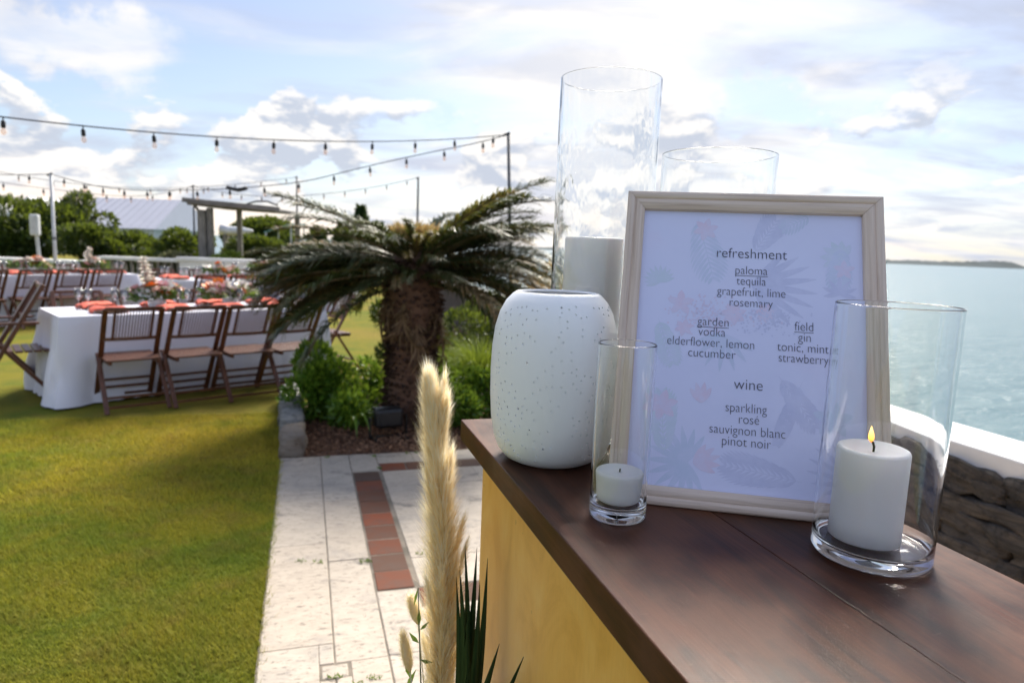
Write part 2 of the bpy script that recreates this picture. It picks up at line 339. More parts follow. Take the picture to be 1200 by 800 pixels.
# ------------------------------------------------------------------ geometry helpers
class MB:
    """collects shapes; build() links them as one mesh object"""
    def __init__(s): s.v = []; s.f = []; s.m = []; s.cur = 0; s.uv = None
    def add(s, vs, fs):
        b = len(s.v); s.v += [tuple(q) for q in vs]; s.f += [tuple(i + b for i in f) for f in fs]; s.m += [s.cur] * len(fs); return s
    def box(s, c, size, rot=None, bev=0.0, taper=1.0):
        hx, hy, hz = (q / 2 for q in size); c = Vector(c)
        if bev > 0:
            bm = bmesh.new(); bmesh.ops.create_cube(bm, size=1); bmesh.ops.scale(bm, verts=bm.verts, vec=size)
            bmesh.ops.bevel(bm, geom=bm.edges[:], offset=bev, segments=2, affect='EDGES', profile=.5)
            vs = [v.co.copy() for v in bm.verts]; fs = [[v.index for v in f.verts] for f in bm.faces]; bm.free()
        else:
            vs = [Vector((x * (taper if zz > 0 else 1), y * (taper if zz > 0 else 1), zz)) for zz in (-hz, hz) for x, y in ((-hx, -hy), (hx, -hy), (hx, hy), (-hx, hy))]
            fs = [(3, 2, 1, 0), (4, 5, 6, 7), (0, 1, 5, 4), (1, 2, 6, 5), (2, 3, 7, 6), (3, 0, 4, 7)]
        if rot is not None: vs = [rot @ v for v in vs]
        return s.add([v + c for v in vs], fs)
    def bar(s, a, b, wx, wy, up=(0, 0, 1), bev=0):
        a, b = Vector(a), Vector(b); d = b - a; zt = d.normalized(); xt = Vector(up).cross(zt)
        if xt.length < 1e-4: xt = Vector((1, 0, 0))
        xt.normalize(); yt = zt.cross(xt); rot = Matrix((xt, yt, zt)).transposed()
        return s.box((a + b) / 2, (wx, wy, d.length), rot, bev)
    def tube(s, pts, rad, n=8, cap=True):
        pts = [Vector(p) for p in pts]; k = len(pts); rad = rad if isinstance(rad, (list, tuple)) else [rad] * k; vs = []; fs = []
        ref = Vector((.123, .97, .2))
        for i, p in enumerate(pts):
            d = (pts[min(i + 1, k - 1)] - pts[max(i - 1, 0)]).normalized(); x = d.cross(ref)
            if x.length < .05: x = d.cross(Vector((1, 0, 0)))
            x.normalize(); y = d.cross(x)
            vs += [p + (x * math.cos(2 * PI * j / n) + y * math.sin(2 * PI * j / n)) * rad[i] for j in range(n)]
        for i in range(k - 1):
            for j in range(n): fs.append((i * n + j, i * n + (j + 1) % n, (i + 1) * n + (j + 1) % n, (i + 1) * n + j))
        if cap: fs += [tuple(range(n - 1, -1, -1)), tuple(range((k - 1) * n, k * n))]
        return s.add(vs, fs)
    def lathe(s, prof, n=48, c=(0, 0, 0), closed=False, wob=0.0):
        """prof: list of (r, z); closed: the profile is a loop (a hollow vessel)"""
        vs = []; fs = []; k = len(prof); c = Vector(c)
        for r, zz in prof: vs += [c + Vector((r * math.cos(2 * PI * j / n), r * math.sin(2 * PI * j / n), zz)) for j in range(n)]
        for i in range(k if closed else k - 1):
            a, b = i * n, ((i + 1) % k) * n
            for j in range(n): fs.append((a + j, a + (j + 1) % n, b + (j + 1) % n, b + j))
        return s.add(vs, fs)
    def build(s, name, m, parent=None, smooth=False, loc=None, weld=False):
        me = bpy.data.meshes.new(name); me.from_pydata(s.v, [], s.f); me.update()
        ms = m if isinstance(m, (list, tuple)) else [m]
        for q in ms: me.materials.append(MATS[q])
        if len(ms) > 1: me.polygons.foreach_set('material_index', s.m)
        if weld:
            bm = bmesh.new(); bm.from_mesh(me); bmesh.ops.remove_doubles(bm, verts=bm.verts, dist=1e-6); bmesh.ops.recalc_face_normals(bm, faces=bm.faces); bm.to_mesh(me); bm.free()
        if smooth: me.polygons.foreach_set('use_smooth', [True] * len(me.polygons))
        o = bpy.data.objects.new(name, me); col.objects.link(o); o.parent = parent
        if loc is not None: o.location = loc
        return o
def smooth_by_angle(o, deg=40):
    me = o.data; bm = bmesh.new(); bm.from_mesh(me)
    for f in bm.faces: f.smooth = True
    for e in bm.edges:
        if len(e.link_faces) == 2 and e.calc_face_angle(0) > R(deg): e.smooth = False
    bm.to_mesh(me); bm.free(); return o
def raw(name, V, F, m, parent=None, smooth=False):
    """numpy arrays of vertices and equal sized faces -> one object"""
    me = bpy.data.meshes.new(name); k = F.shape[1]
    me.vertices.add(len(V)); me.vertices.foreach_set('co', V.astype(np.float32).ravel())
    me.loops.add(F.size); me.loops.foreach_set('vertex_index', F.astype(np.int32).ravel())
    me.polygons.add(len(F)); me.polygons.foreach_set('loop_start', np.arange(0, F.size, k, dtype=np.int32))
    me.update(calc_edges=True); me.materials.append(MATS[m])
    if smooth: me.polygons.foreach_set('use_smooth', np.ones(len(F), bool))
    o = bpy.data.objects.new(name, me); col.objects.link(o); o.parent = parent; return o
def tag(o, label=None, cat=None, group=None, kind=None):
    for k, v in (('label', label), ('category', cat), ('group', group), ('kind', kind)):
        if v: o[k] = v
    return o
def thing(name, label, cat, loc=(0, 0, 0), rz=0.0, group=None):
    o = bpy.data.objects.new(name, None); o.empty_display_size = .1; col.objects.link(o); o.location = loc; o.rotation_euler = (0, 0, rz)
    return tag(o, label, cat, group)
def dup(root, loc, rz=0.0, label=None, group=None, scale=None):
    def cp(o, parent):
        c = o.copy(); col.objects.link(c); c.parent = parent
        for ch in kids.get(o.name, []): cp(ch, c)
        return c
    kids = {}
    for o in bpy.data.objects:
        if o.parent: kids.setdefault(o.parent.name, []).append(o)
    r = cp(root, None); r.location = loc; r.rotation_euler = (0, 0, rz)
    if scale: r.scale = scale
    return tag(r, label, None, group)
TH = R(17); CU, SU = math.cos(TH), math.sin(TH)
def W(u, v, zz=0.0): return (u * CU - v * SU, u * SU + v * CU, zz)

def unit(a): return a / np.maximum(np.linalg.norm(a, axis=-1, keepdims=True), 1e-9)
def leaves(P, D, L, Wd, fold=.25, N=None):
    """leaf shaped quads folded along the midrib: P base points, D directions, L lengths, Wd widths"""
    n = len(P); D = unit(D); r = rng.normal(size=(n, 3)) if N is None else N
    S = unit(np.cross(D, r)); Nn = np.cross(S, D); L = np.asarray(L).reshape(-1, 1); Wd = np.asarray(Wd).reshape(-1, 1)
    tip = P + D * L - Nn * L * .12; mid = P + D * L * .45
    V = np.stack([P, mid + S * Wd / 2 + Nn * Wd * fold, tip, mid - S * Wd / 2 + Nn * Wd * fold], 1).reshape(-1, 3)
    i = np.arange(n)[:, None] * 4
    F = np.concatenate([i + np.array([[0, 1, 2]]), i + np.array([[0, 2, 3]])], 0)
    return V, F
def join(parts):
    vs, fs, b = [], [], 0
    for V, F in parts: vs.append(V); fs.append(F + b); b += len(V)
    return np.concatenate(vs), np.concatenate(fs)
# ================================================================== GROUND, PATH, SEA
def sheet(name, poly, zz, m, thick=0.0, label=None):
    mb = MB(); n = len(poly)
    mb.add([(x, y, zz) for x, y in poly], [tuple(range(n))])
    if thick: mb.add([(x, y, zz) for x, y in poly] + [(x, y, zz - thick) for x, y in poly], [(i, n + i, n + (i + 1) % n, (i + 1) % n) for i in range(n)])
    return tag(mb.build(name, m), kind='structure')
land = [W(u, v)[:2] for u, v in ((2.62, -6), (2.62, 34), (-12, 44), (-60, 60), (-60, -12), (-6, -8))]
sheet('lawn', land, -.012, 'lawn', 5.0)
sheet('sea', [(-9000, -9000), (9000, -9000), (9000, 9000), (-9000, 9000)], -3.2, 'sea')
def ridge(name, x0, x1, y, hs, label_z=-3.2):
    mb = MB(); n = 60; top = []
    for i in range(n + 1):
        t = i / n; h = np.interp(t, [q[0] for q in hs], [q[1] for q in hs]) * (1 + .22 * (mn.noise(Vector((i * .9, y, 0))) + .5 * mn.noise(Vector((i * 2.3, 1, y)))))
        top.append((x0 + (x1 - x0) * t, h))
    vs = []; fs = []
    for x, h in top: vs += [(x, y - 60, label_z), (x, y, label_z + max(h, .4)), (x, y + 80, label_z)]
    for i in range(n): a = i * 3; fs += [(a, a + 3, a + 4, a + 1), (a + 1, a + 4, a + 5, a + 2)]
    mb.add(vs, fs); return tag(mb.build(name, 'far_land'), kind='structure')
ridge('island', 780, 1150, 1500, [(0, 12), (.10, 7), (.22, 9.5), (.33, 9), (.52, 10.5), (.64, 13.5), (.74, 15), (.82, 13), (.85, 6), (1, 5)])
ridge('headland', -260, 330, 1700, [(0, 2), (.4, 4), (.62, 7), (.75, 9), (.9, 6), (1, 2)])

# bedding under the slabs, planting bed
bed = sheet('path', [W(u, v)[:2] for u, v in ((-.155, -2.2), (2.40, -2.2), (2.40, 4.37), (-.155, 4.37))], -.0005, 'grout')
bedm = sheet('planting_bed', [W(u, v)[:2] for u, v in ((-.02, 4.375), (2.42, 4.375), (2.42, 16), (1.75, 16), (1.45, 10), (1.02, 6.9), (.45, 5.7), (-.1, 5.9))], -.002, 'mulch')
paving = tag(MB().box((0, 0, -.06), (.02, .02, .02)).build('paving', 'grout'), kind='structure'); paving.location = W(.5, 2, 0)
slab_cache = {}
def slab(u0, u1, v0, v1, name='paving_slab', m='travertine', gap=.0014, top=.0):
    a, b = round(u1 - u0 - gap, 3), round(v1 - v0 - gap, 3); key = (a, b, m)
    if key not in slab_cache:
        slab_cache[key] = MB().box((0, 0, -.015), (a, b, .03), bev=.003).build(name, m, paving)
        o = slab_cache[key]
    else:
        o = slab_cache[key].copy(); col.objects.link(o)
    c = Vector(W((u0 + u1) / 2, (v0 + v1) / 2, 0)) - paving.location
    o.location = (c.x, c.y, top + .002 + random.uniform(-.0015, .0015)); o.rotation_euler = (random.uniform(-.002, .002), random.uniform(-.002, .002), TH); return o
smooth = None
colv = [4.365, 4.04, 3.705, 3.06, 2.245, 1.90, 1.2, .85]
for a, b in zip(colv[1:], colv[:-1]):
    if abs(a - 1.90) < .01:   # the slab with the small square drain gap
        slab(-.15, .040, a, b); slab(.040, .088, a, 2.045); slab(.040, .088, 2.130, b)
    else: slab(-.15, .088, a, b)
rowv = [4.365, 3.58, 2.87, 2.13, 1.66, .85]
for a, b in zip(rowv[1:], rowv[:-1]):
    if a < 2.5 and b < 2.4:
        if abs(b - 2.13) < .01: slab(.140, .262, a, b, top=-.0005); slab(.092, .140, a, 2.05)
        else: slab(.092, .262, a, b)
    else: slab(.092, .262, a, b)
slab(.047, .130, 2.053, 2.122, top=-.001); slab(.266, .428, 4.02, 4.365); slab(.432, .66, 4.165, 4.365); slab(.66, 1.12, 4.165, 4.365); slab(1.12, 1.62, 4.165, 4.365); slab(1.62, 2.38, 4.165, 4.365)
for i in range(9): slab(.268, .422, 4.012 - (i + 1) * .16, 4.012 - i * .16, 'terracotta_tile', 'terracotta', .007)
for i in range(12): slab(.436 + i * .157, .436 + (i + 1) * .157, 4.010, 4.158, 'terracotta_tile', 'terracotta', .007)
for i in range(8): slab(.428 + i * .157, .428 + (i + 1) * .157, 2.418, 2.568, 'terracotta_tile', 'terracotta', .007)
rv = [4.005, 3.745, 3.42, 3.10, 2.83, 2.572]
for a, b in zip(rv[1:], rv[:-1]):
    for u0, u1 in ((.440, .99), (.99, 1.5), (1.5, 2.0), (2.0, 2.38)): slab(u0, u1, a, b)
for a, b in zip([2.13, 1.66, 1.2, .85], [2.414, 2.13, 1.66, 1.2]):
    for u0, u1 in ((.266, .60), (.60, 1.1), (1.1, 1.7), (1.7, 2.38)): slab(u0, u1, a, b)
slab(.266, .424, 2.414, 2.566)
# moss in joints
def tufts(name, pts, m, label=None, n=40, L=.02, spread=.03, parent=None):
    P, D = [], []
    for u, v in pts:
        x, y, _ = W(u, v); k = n
        P.append(np.stack([x + rng.normal(0, spread, k), y + rng.normal(0, spread * .5, k), np.full(k, .0)], 1))
    P = np.concatenate(P); D = rng.normal(0, .6, P.shape); D[:, 2] = 1
    V, F = leaves(P, D, rng.uniform(.4, 1.1, len(P)) * L, rng.uniform(.1, .22, len(P)) * L * 1.6)
    return tag(raw(name, V, F, m), kind='stuff')
tufts('joint_moss', [(.235, 2.84), (.262, 2.83), (.48, 2.86), (.43, 4.06), (.42, 4.30), (.64, 4.33), (.70, 4.33), (.05, 2.87), (-.02, 2.90), (.13, 4.33), (.09, 2.05), (.16, 2.0), (.20, 2.02)], 'shrub_leaf', n=14, L=.020, spread=.012)

# short mown grass over the nearer lawn
def grass():
    out = []
    def patch(n, u0, u1, v0, v1, L, wd):
        uu = rng.uniform(u0, u1, n); vv = rng.uniform(v0, v1, n)
        x = uu * CU - vv * SU; y = uu * SU + vv * CU
        lum = np.array([mn.noise(Vector((a * 3, b * 3, 0))) for a, b in zip(x, y)])
        h = L * (1 + .45 * lum) * rng.uniform(.5, 1.3, n)
        ang = rng.uniform(0, 2 * PI, n); lean = rng.uniform(.2, 1.3, n)
        P = np.stack([x, y, np.full(n, -.012)], 1); side = np.stack([np.cos(ang), np.sin(ang), np.zeros(n)], 1) * wd / 2
        tip = P + np.stack([-np.sin(ang) * lean * h, np.cos(ang) * lean * h, h], 1)
        out.append((np.stack([P - side, P + side, tip], 1).reshape(-1, 3), np.arange(3 * n).reshape(-1, 3)))
    patch(170000, -2.4, -.16, 1.5, 3.6, .020, .0035)
    patch(130000, -3.6, -.16, 3.6, 5.6, .022, .005)
    patch(60000, -6.0, -2.4, 1.8, 6.0, .022, .006)
    patch(2600, -.165, -.146, 1.5, 4.3, .026, .004)
    patch(260, -.15, -.128, 1.5, 4.3, .030, .004)
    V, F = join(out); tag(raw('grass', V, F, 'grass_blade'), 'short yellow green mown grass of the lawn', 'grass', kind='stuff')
grass()
# mulch chips in the bed
n = 26000; uu = rng.uniform(-.0, 2.0, n); vv = 4.38 + rng.beta(1, 2.2, n) * 5.5; keep = (uu > -.02) & ((vv < 5.6) | (uu > .98))
uu, vv = uu[keep], vv[keep]; P = np.stack([uu * CU - vv * SU, uu * SU + vv * CU, rng.uniform(-.002, .03, len(uu))], 1); D = rng.normal(size=P.shape); D[:, 2] *= .35
V, F = leaves(P, D, rng.uniform(.012, .045, len(P)), rng.uniform(.006, .016, len(P)), .1)
tag(raw('mulch_chips', V, F, 'mulch_chip'), 'brown bark chips covering the planting bed', 'mulch', kind='stuff')

# rough stone blocks along the bed
def rock_mesh(name, size, seed, sub=3, amp=.16, m='pale_rock', rnd_=.22):
    bm = bmesh.new(); bmesh.ops.create_cube(bm, size=1); bmesh.ops.subdivide_edges(bm, edges=bm.edges[:], cuts=sub, use_grid_fill=True)
    for v in bm.verts:
        p = v.co.copy(); r = p.normalized() * .62; p = p.lerp(r, rnd_)
        q = Vector((p.x * size[0], p.y * size[1], p.z * size[2])); s = min(size)
        d = mn.noise(q * 4 / s * .35 + Vector((seed * 3.1, 0, 0))) + .5 * mn.noise(q * 9 / s * .35 + Vector((0, seed, 3)))
        v.co = q + p.normalized() * d * amp * s
    me = bpy.data.meshes.new(name); bm.to_mesh(me); bm.free(); me.materials.append(MATS[m]); me.polygons.foreach_set('use_smooth', [True] * len(me.polygons)); return me
edge_lab = ['rough pale limestone block ending the bed edge at the paving corner', 'middle rough limestone edging block beside the lawn', 'rough limestone edging block half hidden under the left shrub', 'farthest rough limestone edging block by the lawn']
vv0 = 4.38
for i, (ln, hh, wd) in enumerate([(.36, .13, .15), (.38, .15, .15), (.42, .17, .17), (.40, .15, .16)]):
    o = bpy.data.objects.new('edging_stone', rock_mesh('edging_stone', (wd, ln, hh * 1.2), i + 2, 4, .14)); col.objects.link(o)
    o.location = W(-.078 - .012 * i, vv0 + ln / 2, hh * .42); o.rotation_euler = (0, random.uniform(-.05, .05), TH + random.uniform(-.05, .05)); vv0 += ln + .012
    tag(o, edge_lab[i], 'stone', 'rough stones edging the planting bed')

# sea wall: coping, core and rough stones
wall = thing('sea_wall', 'low dark rubble stone wall with smooth white coping beside the water', 'wall', W(2.52, 0), TH)
for k in range(8):
    MB().box((0, -1.8 + k * 2.2 + 1.1, .658), (.285, 2.2, .085), bev=.008).build('coping', 'white_render', wall)
MB().box((.01, 7, -.4), (.17, 17.8, 2.0)).build('core', 'dark_rock', wall)
meshes = [rock_mesh('stone', (.14, l, h), 20 + i, 6, .42, 'dark_rock', .07) for i, (l, h) in enumerate([(.36, .062), (.50, .062), (.26, .062), (.42, .062), (.20, .062)])]
zz = .02
for row in range(10):
    h = .0625; y = -1.6 + random.uniform(0, .3)
    while y < (9.5 if row > 8 else 4.0):
        me = random.choice(meshes); l = max(v.co.y for v in me.vertices) * 2 * .93
        o = bpy.data.objects.new('stone', me); col.objects.link(o); o.parent = wall
        o.location = (-.098 + random.uniform(-.012, .012), y + l / 2, zz + h / 2); o.rotation_euler = (random.uniform(-.12, .12), random.choice((0, PI)) + random.uniform(-.1, .1), 0); o.scale = (1, 1, h / .060)
        y += l
    zz += h

# ================================================================== BAR
bar = thing('bar_counter', 'narrow bar with dark stained plank top and yellow plywood side', 'bar', W(0, 0, 0), TH)
uL, uM, uR, vE, vN = .232, .412, .592, 1.015, -1.0
def plank(u0, u1, label=None):
    bm = bmesh.new(); bmesh.ops.create_cube(bm, size=1); bmesh.ops.scale(bm, verts=bm.verts, vec=(u1 - u0, vE - vN, .032)); bmesh.ops.translate(bm, verts=bm.verts, vec=((u0 + u1) / 2, (vE + vN) / 2, 1.084))
    bmesh.ops.bevel(bm, geom=[e for e in bm.edges], offset=.0012, segments=2, affect='EDGES', profile=.5)
    me = bpy.data.meshes.new('plank'); bm.to_mesh(me); bm.free(); me.materials.append(MATS['bar_top_wood']); o = bpy.data.objects.new('plank', me); col.objects.link(o); o.parent = bar
    me.polygons.foreach_set('use_smooth', [False] * len(me.polygons)); return o
plank(uL, uM - .0003); plank(uM + .0003, uR)
pu, pv = .262, .985
MB().box((pu + .009, (pv + vN) / 2, .534), (.018, pv - vN, 1.068), bev=.001).build('side_panel', 'yellow_plywood', bar)
MB().box(((pu + .018 + uR - .03) / 2, pv - .009, .534), (uR - .03 - pu - .018, .018, 1.066), bev=.001).build('end_panel', 'yellow_plywood', bar)
MB().box((uR - .039, (pv - .018 + vN) / 2, .534), (.018, pv - .018 - vN, 1.064), bev=.001).build('side_panel', 'yellow_plywood', bar)
BZ = 1.1

# ---- glass cylinders
def vessel(r, h, wall_t, base_t, rb=None):
    """closed profile of a straight glass cylinder with a thick base and fire polished rim"""
    e = wall_t / 2; prof = [(0.0001, 0.0006), (r * .55, .0012), (r - .006, .0003), (r - .002, .0012), (r, .004), (r, .007)]
    prof += [(r, h * k) for k in (.15, .3, .45, .6, .75, .9)] + [(r, h - .006), (r, h - .002), (r, h - e)] + [(r - e + e * math.cos(a), h - e + e * math.sin(a)) for a in (R(40), R(90), R(140))] + [(r - wall_t, h - e), (r - wall_t, h - .002), (r - wall_t, h - .006)]
    prof += [(r - wall_t, h * k) for k in (.9, .75, .6, .45, .3)] + [(r - wall_t, base_t + .014), (r - wall_t, base_t + .006), (r - wall_t - .0015, base_t + .0015), (r - wall_t - .005, base_t), (r * .5, base_t - .001), (.0001, base_t - .0012)]
    return prof
def glass_cyl(label, x, y, r, h, wt, bt, m, seed=0, amp=0.0, group='clear glass cylinders on the bar'):
    t = thing('glass_cylinder', label, 'candle holder', (x, y, BZ), 0, group)
    mb = MB().lathe(vessel(r, h, wt, bt), 96, closed=True)
    if amp:   # blown glass: the wall wanders slightly
        mb.v = [(vx * (1 + amp * mn.noise(Vector((vx * 22, vy * 22, vz * 10 + seed)))), vy * (1 + amp * mn.noise(Vector((vx * 22, vy * 22, vz * 10 + seed)))), vz) for vx, vy, vz in mb.v]
    mb.build('glass', m, t, True, weld=True); return t
glass_cyl('tallest clear glass cylinder behind the white vase and frame', .1248, 1.0, .0711, .5068, .0018, .012, 'rippled_glass', 1, .003)
glass_cyl('clear glass cylinder rising behind the top of the picture frame', .2655, .934, .0745, .4010, .0024, .012, 'wavy_glass', 2, .002)
glass_cyl('clear glass cylinder holding the lit pillar candle at the right', .3412, .6059, .051, .2325, .0016, .0115, 'wavy_glass', 3, .0025)
glass_cyl('smallest narrow clear glass cylinder between vase and frame', .1149, .6716, .0289, .1798, .0016, .014, 'clear_glass', 4)
# ---- candles
def pillar(name, label, x, y, z0, r, h, dish=.003, lit=False, votive=False):
    t = thing(name, label, 'candle', (x, y, z0))
    e = .003 if not votive else .0025
    prof = [(.0001, 0), (r - .002, 0), (r, .002)] + [(r, h * k) for k in (.25, .5, .75)] + [(r, h - e), (r - e * .3, h - e * .3), (r - e, h), (r * .82, h - dish * .25), (r * .55, h - dish), (r * .2, h - dish * 1.1), (.0001, h - dish * 1.1)]
    if votive: prof = [(q[0] * (.88 + .12 * min(1, q[1] / h)), q[1]) for q in prof]
    MB().lathe(prof, 64, closed=True).build('wax', 'white_wax', t, True, weld=True)
    zt = h - dish * 1.1
    pts = [(0, 0, zt - .001), (.0002, 0, zt + .005), (-.0014, 0, zt + .009), (-.0042, .0, zt + .0115)] if lit else [(0, 0, zt - .001), (.0003, 0, zt + .0035)]
    MB().tube(pts, .0011 if lit else .0008, 8).build('wick', 'wick', t, True)
    if lit:
        prof = [(.0001, 0), (.0018, .002), (.0026, .0045), (.0022, .0085), (.0012, .012), (.0004, .0150), (.0001, .016)]
        f = MB().lathe(prof, 20).build('flame', 'flame', t, True, loc=(-.0030, 0, zt + .0085)); f.rotation_euler = (0, R(-4), 0)
    return t
pillar('pillar_candle', 'lit white pillar candle with a small flame inside the right glass', .3375, .6125, BZ + .0122, .0310, .0880, .004, True)
pillar('pillar_candle', 'thick unlit white pillar candle inside the tallest glass', .1136, 1.002, BZ + .0125, .0425, .275, .005)
pillar('votive_candle', 'small unlit white votive candle in the narrow glass', .1149, .6716, BZ + .0175, .0245, .032, .002, votive=True)

# ---- pierced ceramic vase (real holes)
def vase():
    t = thing('ceramic_vase', 'matte white ceramic vase pierced with many tiny holes', 'vase', (.055, .862, BZ))
    pr = [(.0, .0012), (.040, .0), (.050, .001), (.060, .006), (.0685, .016), (.0745, .032), (.0785, .055), (.0805, .085), (.081, .115), (.080, .145), (.077, .170), (.0715, .190), (.064, .204), (.056, .2125), (.0515, .2155)]
    inn = [(r - .0042, zz - (.001 if zz > .2 else 0) + (.004 if zz < .02 else 0)) for r, zz in pr[1:-1]]
    loop = pr + [(.0495, .2158), (.0475, .2135)] + inn[::-1][1:] + [(.0, .0055)]
    loop[0] = (.0004, .0012); loop[-1] = (.0004, .0055)
    # finer profile for roundness
    body = MB().lathe(loop, 96, closed=True).build('body', 'ceramic_white', t, True, weld=True)
    # cutters: little square-ended pins through the shell, in wandering vertical bands
    cut = MB(); R2 = random.Random(3); placed = []
    zs = [q[1] for q in pr]; rs = [q[0] for q in pr]
    tries = 0
    while len(placed) < 560 and tries < 60000:
        tries += 1; a = R2.uniform(0, 2 * PI); h = R2.uniform(.012, .203)
        dens = mn.noise(Vector((math.cos(a) * 2.0, math.sin(a) * 2.0, h * 11))) + .45 * mn.noise(Vector((math.cos(a) * 5, math.sin(a) * 5, h * 30)))
        if dens < R2.uniform(-.35, .15): continue
        r = float(np.interp(h, zs, rs))
        p = Vector((r * math.cos(a), r * math.sin(a), h))
        if any((p - q).length < .0062 for q in placed): continue
        placed.append(p); nn = Vector((math.cos(a), math.sin(a), 0 if .03 < h < .18 else (-.5 if h < .03 else .5))).normalized()
        cut.tube([p - nn * (.0060 if R2.random() < .08 else .0016), p + nn * .004], R2.uniform(.0011, .0017), 7)
    co = cut.build('cutter', 'ceramic_inner'); co.parent = None; co.location = t.location
    bpy.context.view_layer.update()
    md = body.modifiers.new('holes', 'BOOLEAN'); md.object = co; md.operation = 'DIFFERENCE'; md.solver = 'EXACT'; md.use_self = False
    dg = bpy.context.evaluated_depsgraph_get(); me = bpy.data.meshes.new_from_object(body.evaluated_get(dg)); nv = len(me.vertices)
    body.modifiers.clear(); body.data = me; bpy.data.objects.remove(co)
    me.update(); smooth_by_angle(body, 45); print('vase verts', nv, 'holes', len(placed)); return t
vase()

# ---- picture frame
FX, FY, FYAW, FW, FH, FT = .10886808, .71678456, -.189134, .2915, .3744, .4119
fr = thing('picture_frame', 'framed lavender drinks menu in pale limed wood leaning back', 'picture frame', (FX, FY, BZ))
dv = Vector((math.cos(FYAW), math.sin(FYAW), 0)); nv_ = Vector((-dv.y, dv.x, 0)); upf = Vector((0, 0, 1)) * math.cos(FT) + nv_ * math.sin(FT); zf = dv.cross(upf)
fr.rotation_euler = Matrix((dv, upf, zf)).transposed().to_euler()
mw = .0215
def moulding(length, profile):
    """mitred length along x, profile (y across, z out) from the outer edge inward"""
    k = len(profile); vs = []; uvs = []; 
    for x_end in (0, 1):
        for (py, pz) in profile: vs.append((py if x_end == 0 else length - py, py, pz))
    seg = 1; fs = []
    for i in range(k): j = (i + 1) % k; fs.append((i, j, k + j, k + i))
    fs += [tuple(range(k - 1, -1, -1)), tuple(range(k, 2 * k))]
    return vs, fs
prof = [(0, -.014), (0, .0015), (.0008, .0032), (.003, .0042), (.0062, .0040), (.0086, .0026), (.0093, .0012), (.0101, .0016), (.0125, .0022), (.0165, .0012), (.0195, -.0006), (.0212, -.002), (mw, -.0034), (mw, -.009), (mw - .004, -.009), (mw - .004, -.014)]
for (ln, pos, rz) in ((FW, (0, 0), 0), (FH, (FW, 0), PI / 2), (FW, (FW, FH), PI), (FH, (0, FH), -PI / 2)):
    vs, fs = moulding(ln - .0004, prof); me = bpy.data.meshes.new('moulding'); me.from_pydata(vs, [], fs); me.update()
    uvl = me.uv_layers.new(name='UVMap')
    for p in me.polygons:
        for li in p.loop_indices:
            c = me.vertices[me.loops[li].vertex_index].co; uvl.data[li].uv = (c.x + rz, c.y + abs(c.z) * .9 + rz * .3)
    me.materials.append(MATS['limed_oak']); o = bpy.data.objects.new('moulding', me); col.objects.link(o); o.parent = fr; o.location = (pos[0], pos[1], 0); o.rotation_euler = (0, 0, rz); smooth_by_angle(o, 38)
MB().box((FW / 2, FH / 2, -.0118), (FW - .042, FH - .042, .003)).build('backing_board', 'backing_board', fr)
MB().box((FW / 2, .15, -.0158), (.05, .24, .003)).build('easel_strut', 'backing_board', fr)
pz = -.0076
prt = MB().add([(mw - .002, mw - .002, pz), (FW - mw + .002, mw - .002, pz), (FW - mw + .002, FH - mw + .002, pz), (mw - .002, FH - mw + .002, pz)], [(0, 1, 2, 3)]).build('menu_print', 'lavender_print', fr)
lay = [0]
def flat(polys, m, name='printed_leaf'):
    mb = MB(); x0, x1, y0, y1 = mw, FW - mw, mw, FH - mw
    if polys and isinstance(polys[0][0], tuple): polys = [[p_] for p_ in polys]; dots = True
    else: dots = False
    base = lay[0]
    for gi, poly in ((gi, p_) for gi, g_ in enumerate(polys) for p_ in g_):
        lay[0] = base + ((gi % 8) + 1 if dots else gi + 1); zz = pz + .00005 + lay[0] * 6.0e-7
        q = [(min(max(x, x0), x1), min(max(y, y0), y1), zz) for x, y in poly]; mb.add(q, [tuple(range(len(q)))])
    o = mb.build(name, m, prt); return tag(o, kind='stuff')
def blade(x, y, a, L, wd, bend=0.0, n=7):
    l, r = [], []
    for i in range(n + 1):
        t = i / n; aa = a + bend * t; cx = x + L * t * math.cos(a + bend * t / 2); cy_ = y + L * t * math.sin(a + bend * t / 2); ww = wd * math.sin(PI * min(1, t * .93 + .05)) ** .8 / 2
        l.append((cx - math.sin(aa) * ww, cy_ + math.cos(aa) * ww)); r.append((cx + math.sin(aa) * ww, cy_ - math.cos(aa) * ww))
    out = []
    for i in range(n): out.append([l[i], r[i], r[i + 1], l[i + 1]])
    return out
def fan(x, y, a0, a1, n, L, wd, m):
    P = []
    for i in range(n): P += [blade(x, y, a0 + (a1 - a0) * i / (n - 1), L * (.75 + .25 * math.sin(PI * (i + .5) / n)), wd)]
    flat(P, m)
def fern(x, y, a, L, n, ll, wd, m, sp=1.0):
    P = [blade(x, y, a, L, .0012)]
    for i in range(n):
        t = (i + 1) / (n + 1); px, py = x + L * t * math.cos(a), y + L * t * math.sin(a); s = ll * math.sin(PI * (.15 + .8 * t)) 
        P += [blade(px, py, a + sp, s, wd, -.35, 4), blade(px, py, a - sp, s, wd, .35, 4)]
    flat(P, m)
def petals(x, y, r, m, n=6):
    P = []
    for i in range(n): P += [blade(x, y, i * 2 * PI / n + .3, r, r * .55, 0, 5)]
    flat(P, m)
fan(.150, .262, R(-62), R(50), 9, .072, .0085, 'grey_leaf_ink'); fern(.205, .040, R(172), .085, 12, .034, .0042, 'grey_leaf_ink', .75); fan(.262, .045, R(100), R(200), 8, .055, .006, 'grey_leaf_ink')
fern(.085, .345, R(-75), .085, 12, .032, .0040, 'blue_leaf_ink', .9); fern(.150, .3, R(60), .055, 9, .03, .004, 'grey_leaf_ink', .8); fern(.215, .352, R(-150), .04, 8, .016, .003, 'blue_leaf_ink')
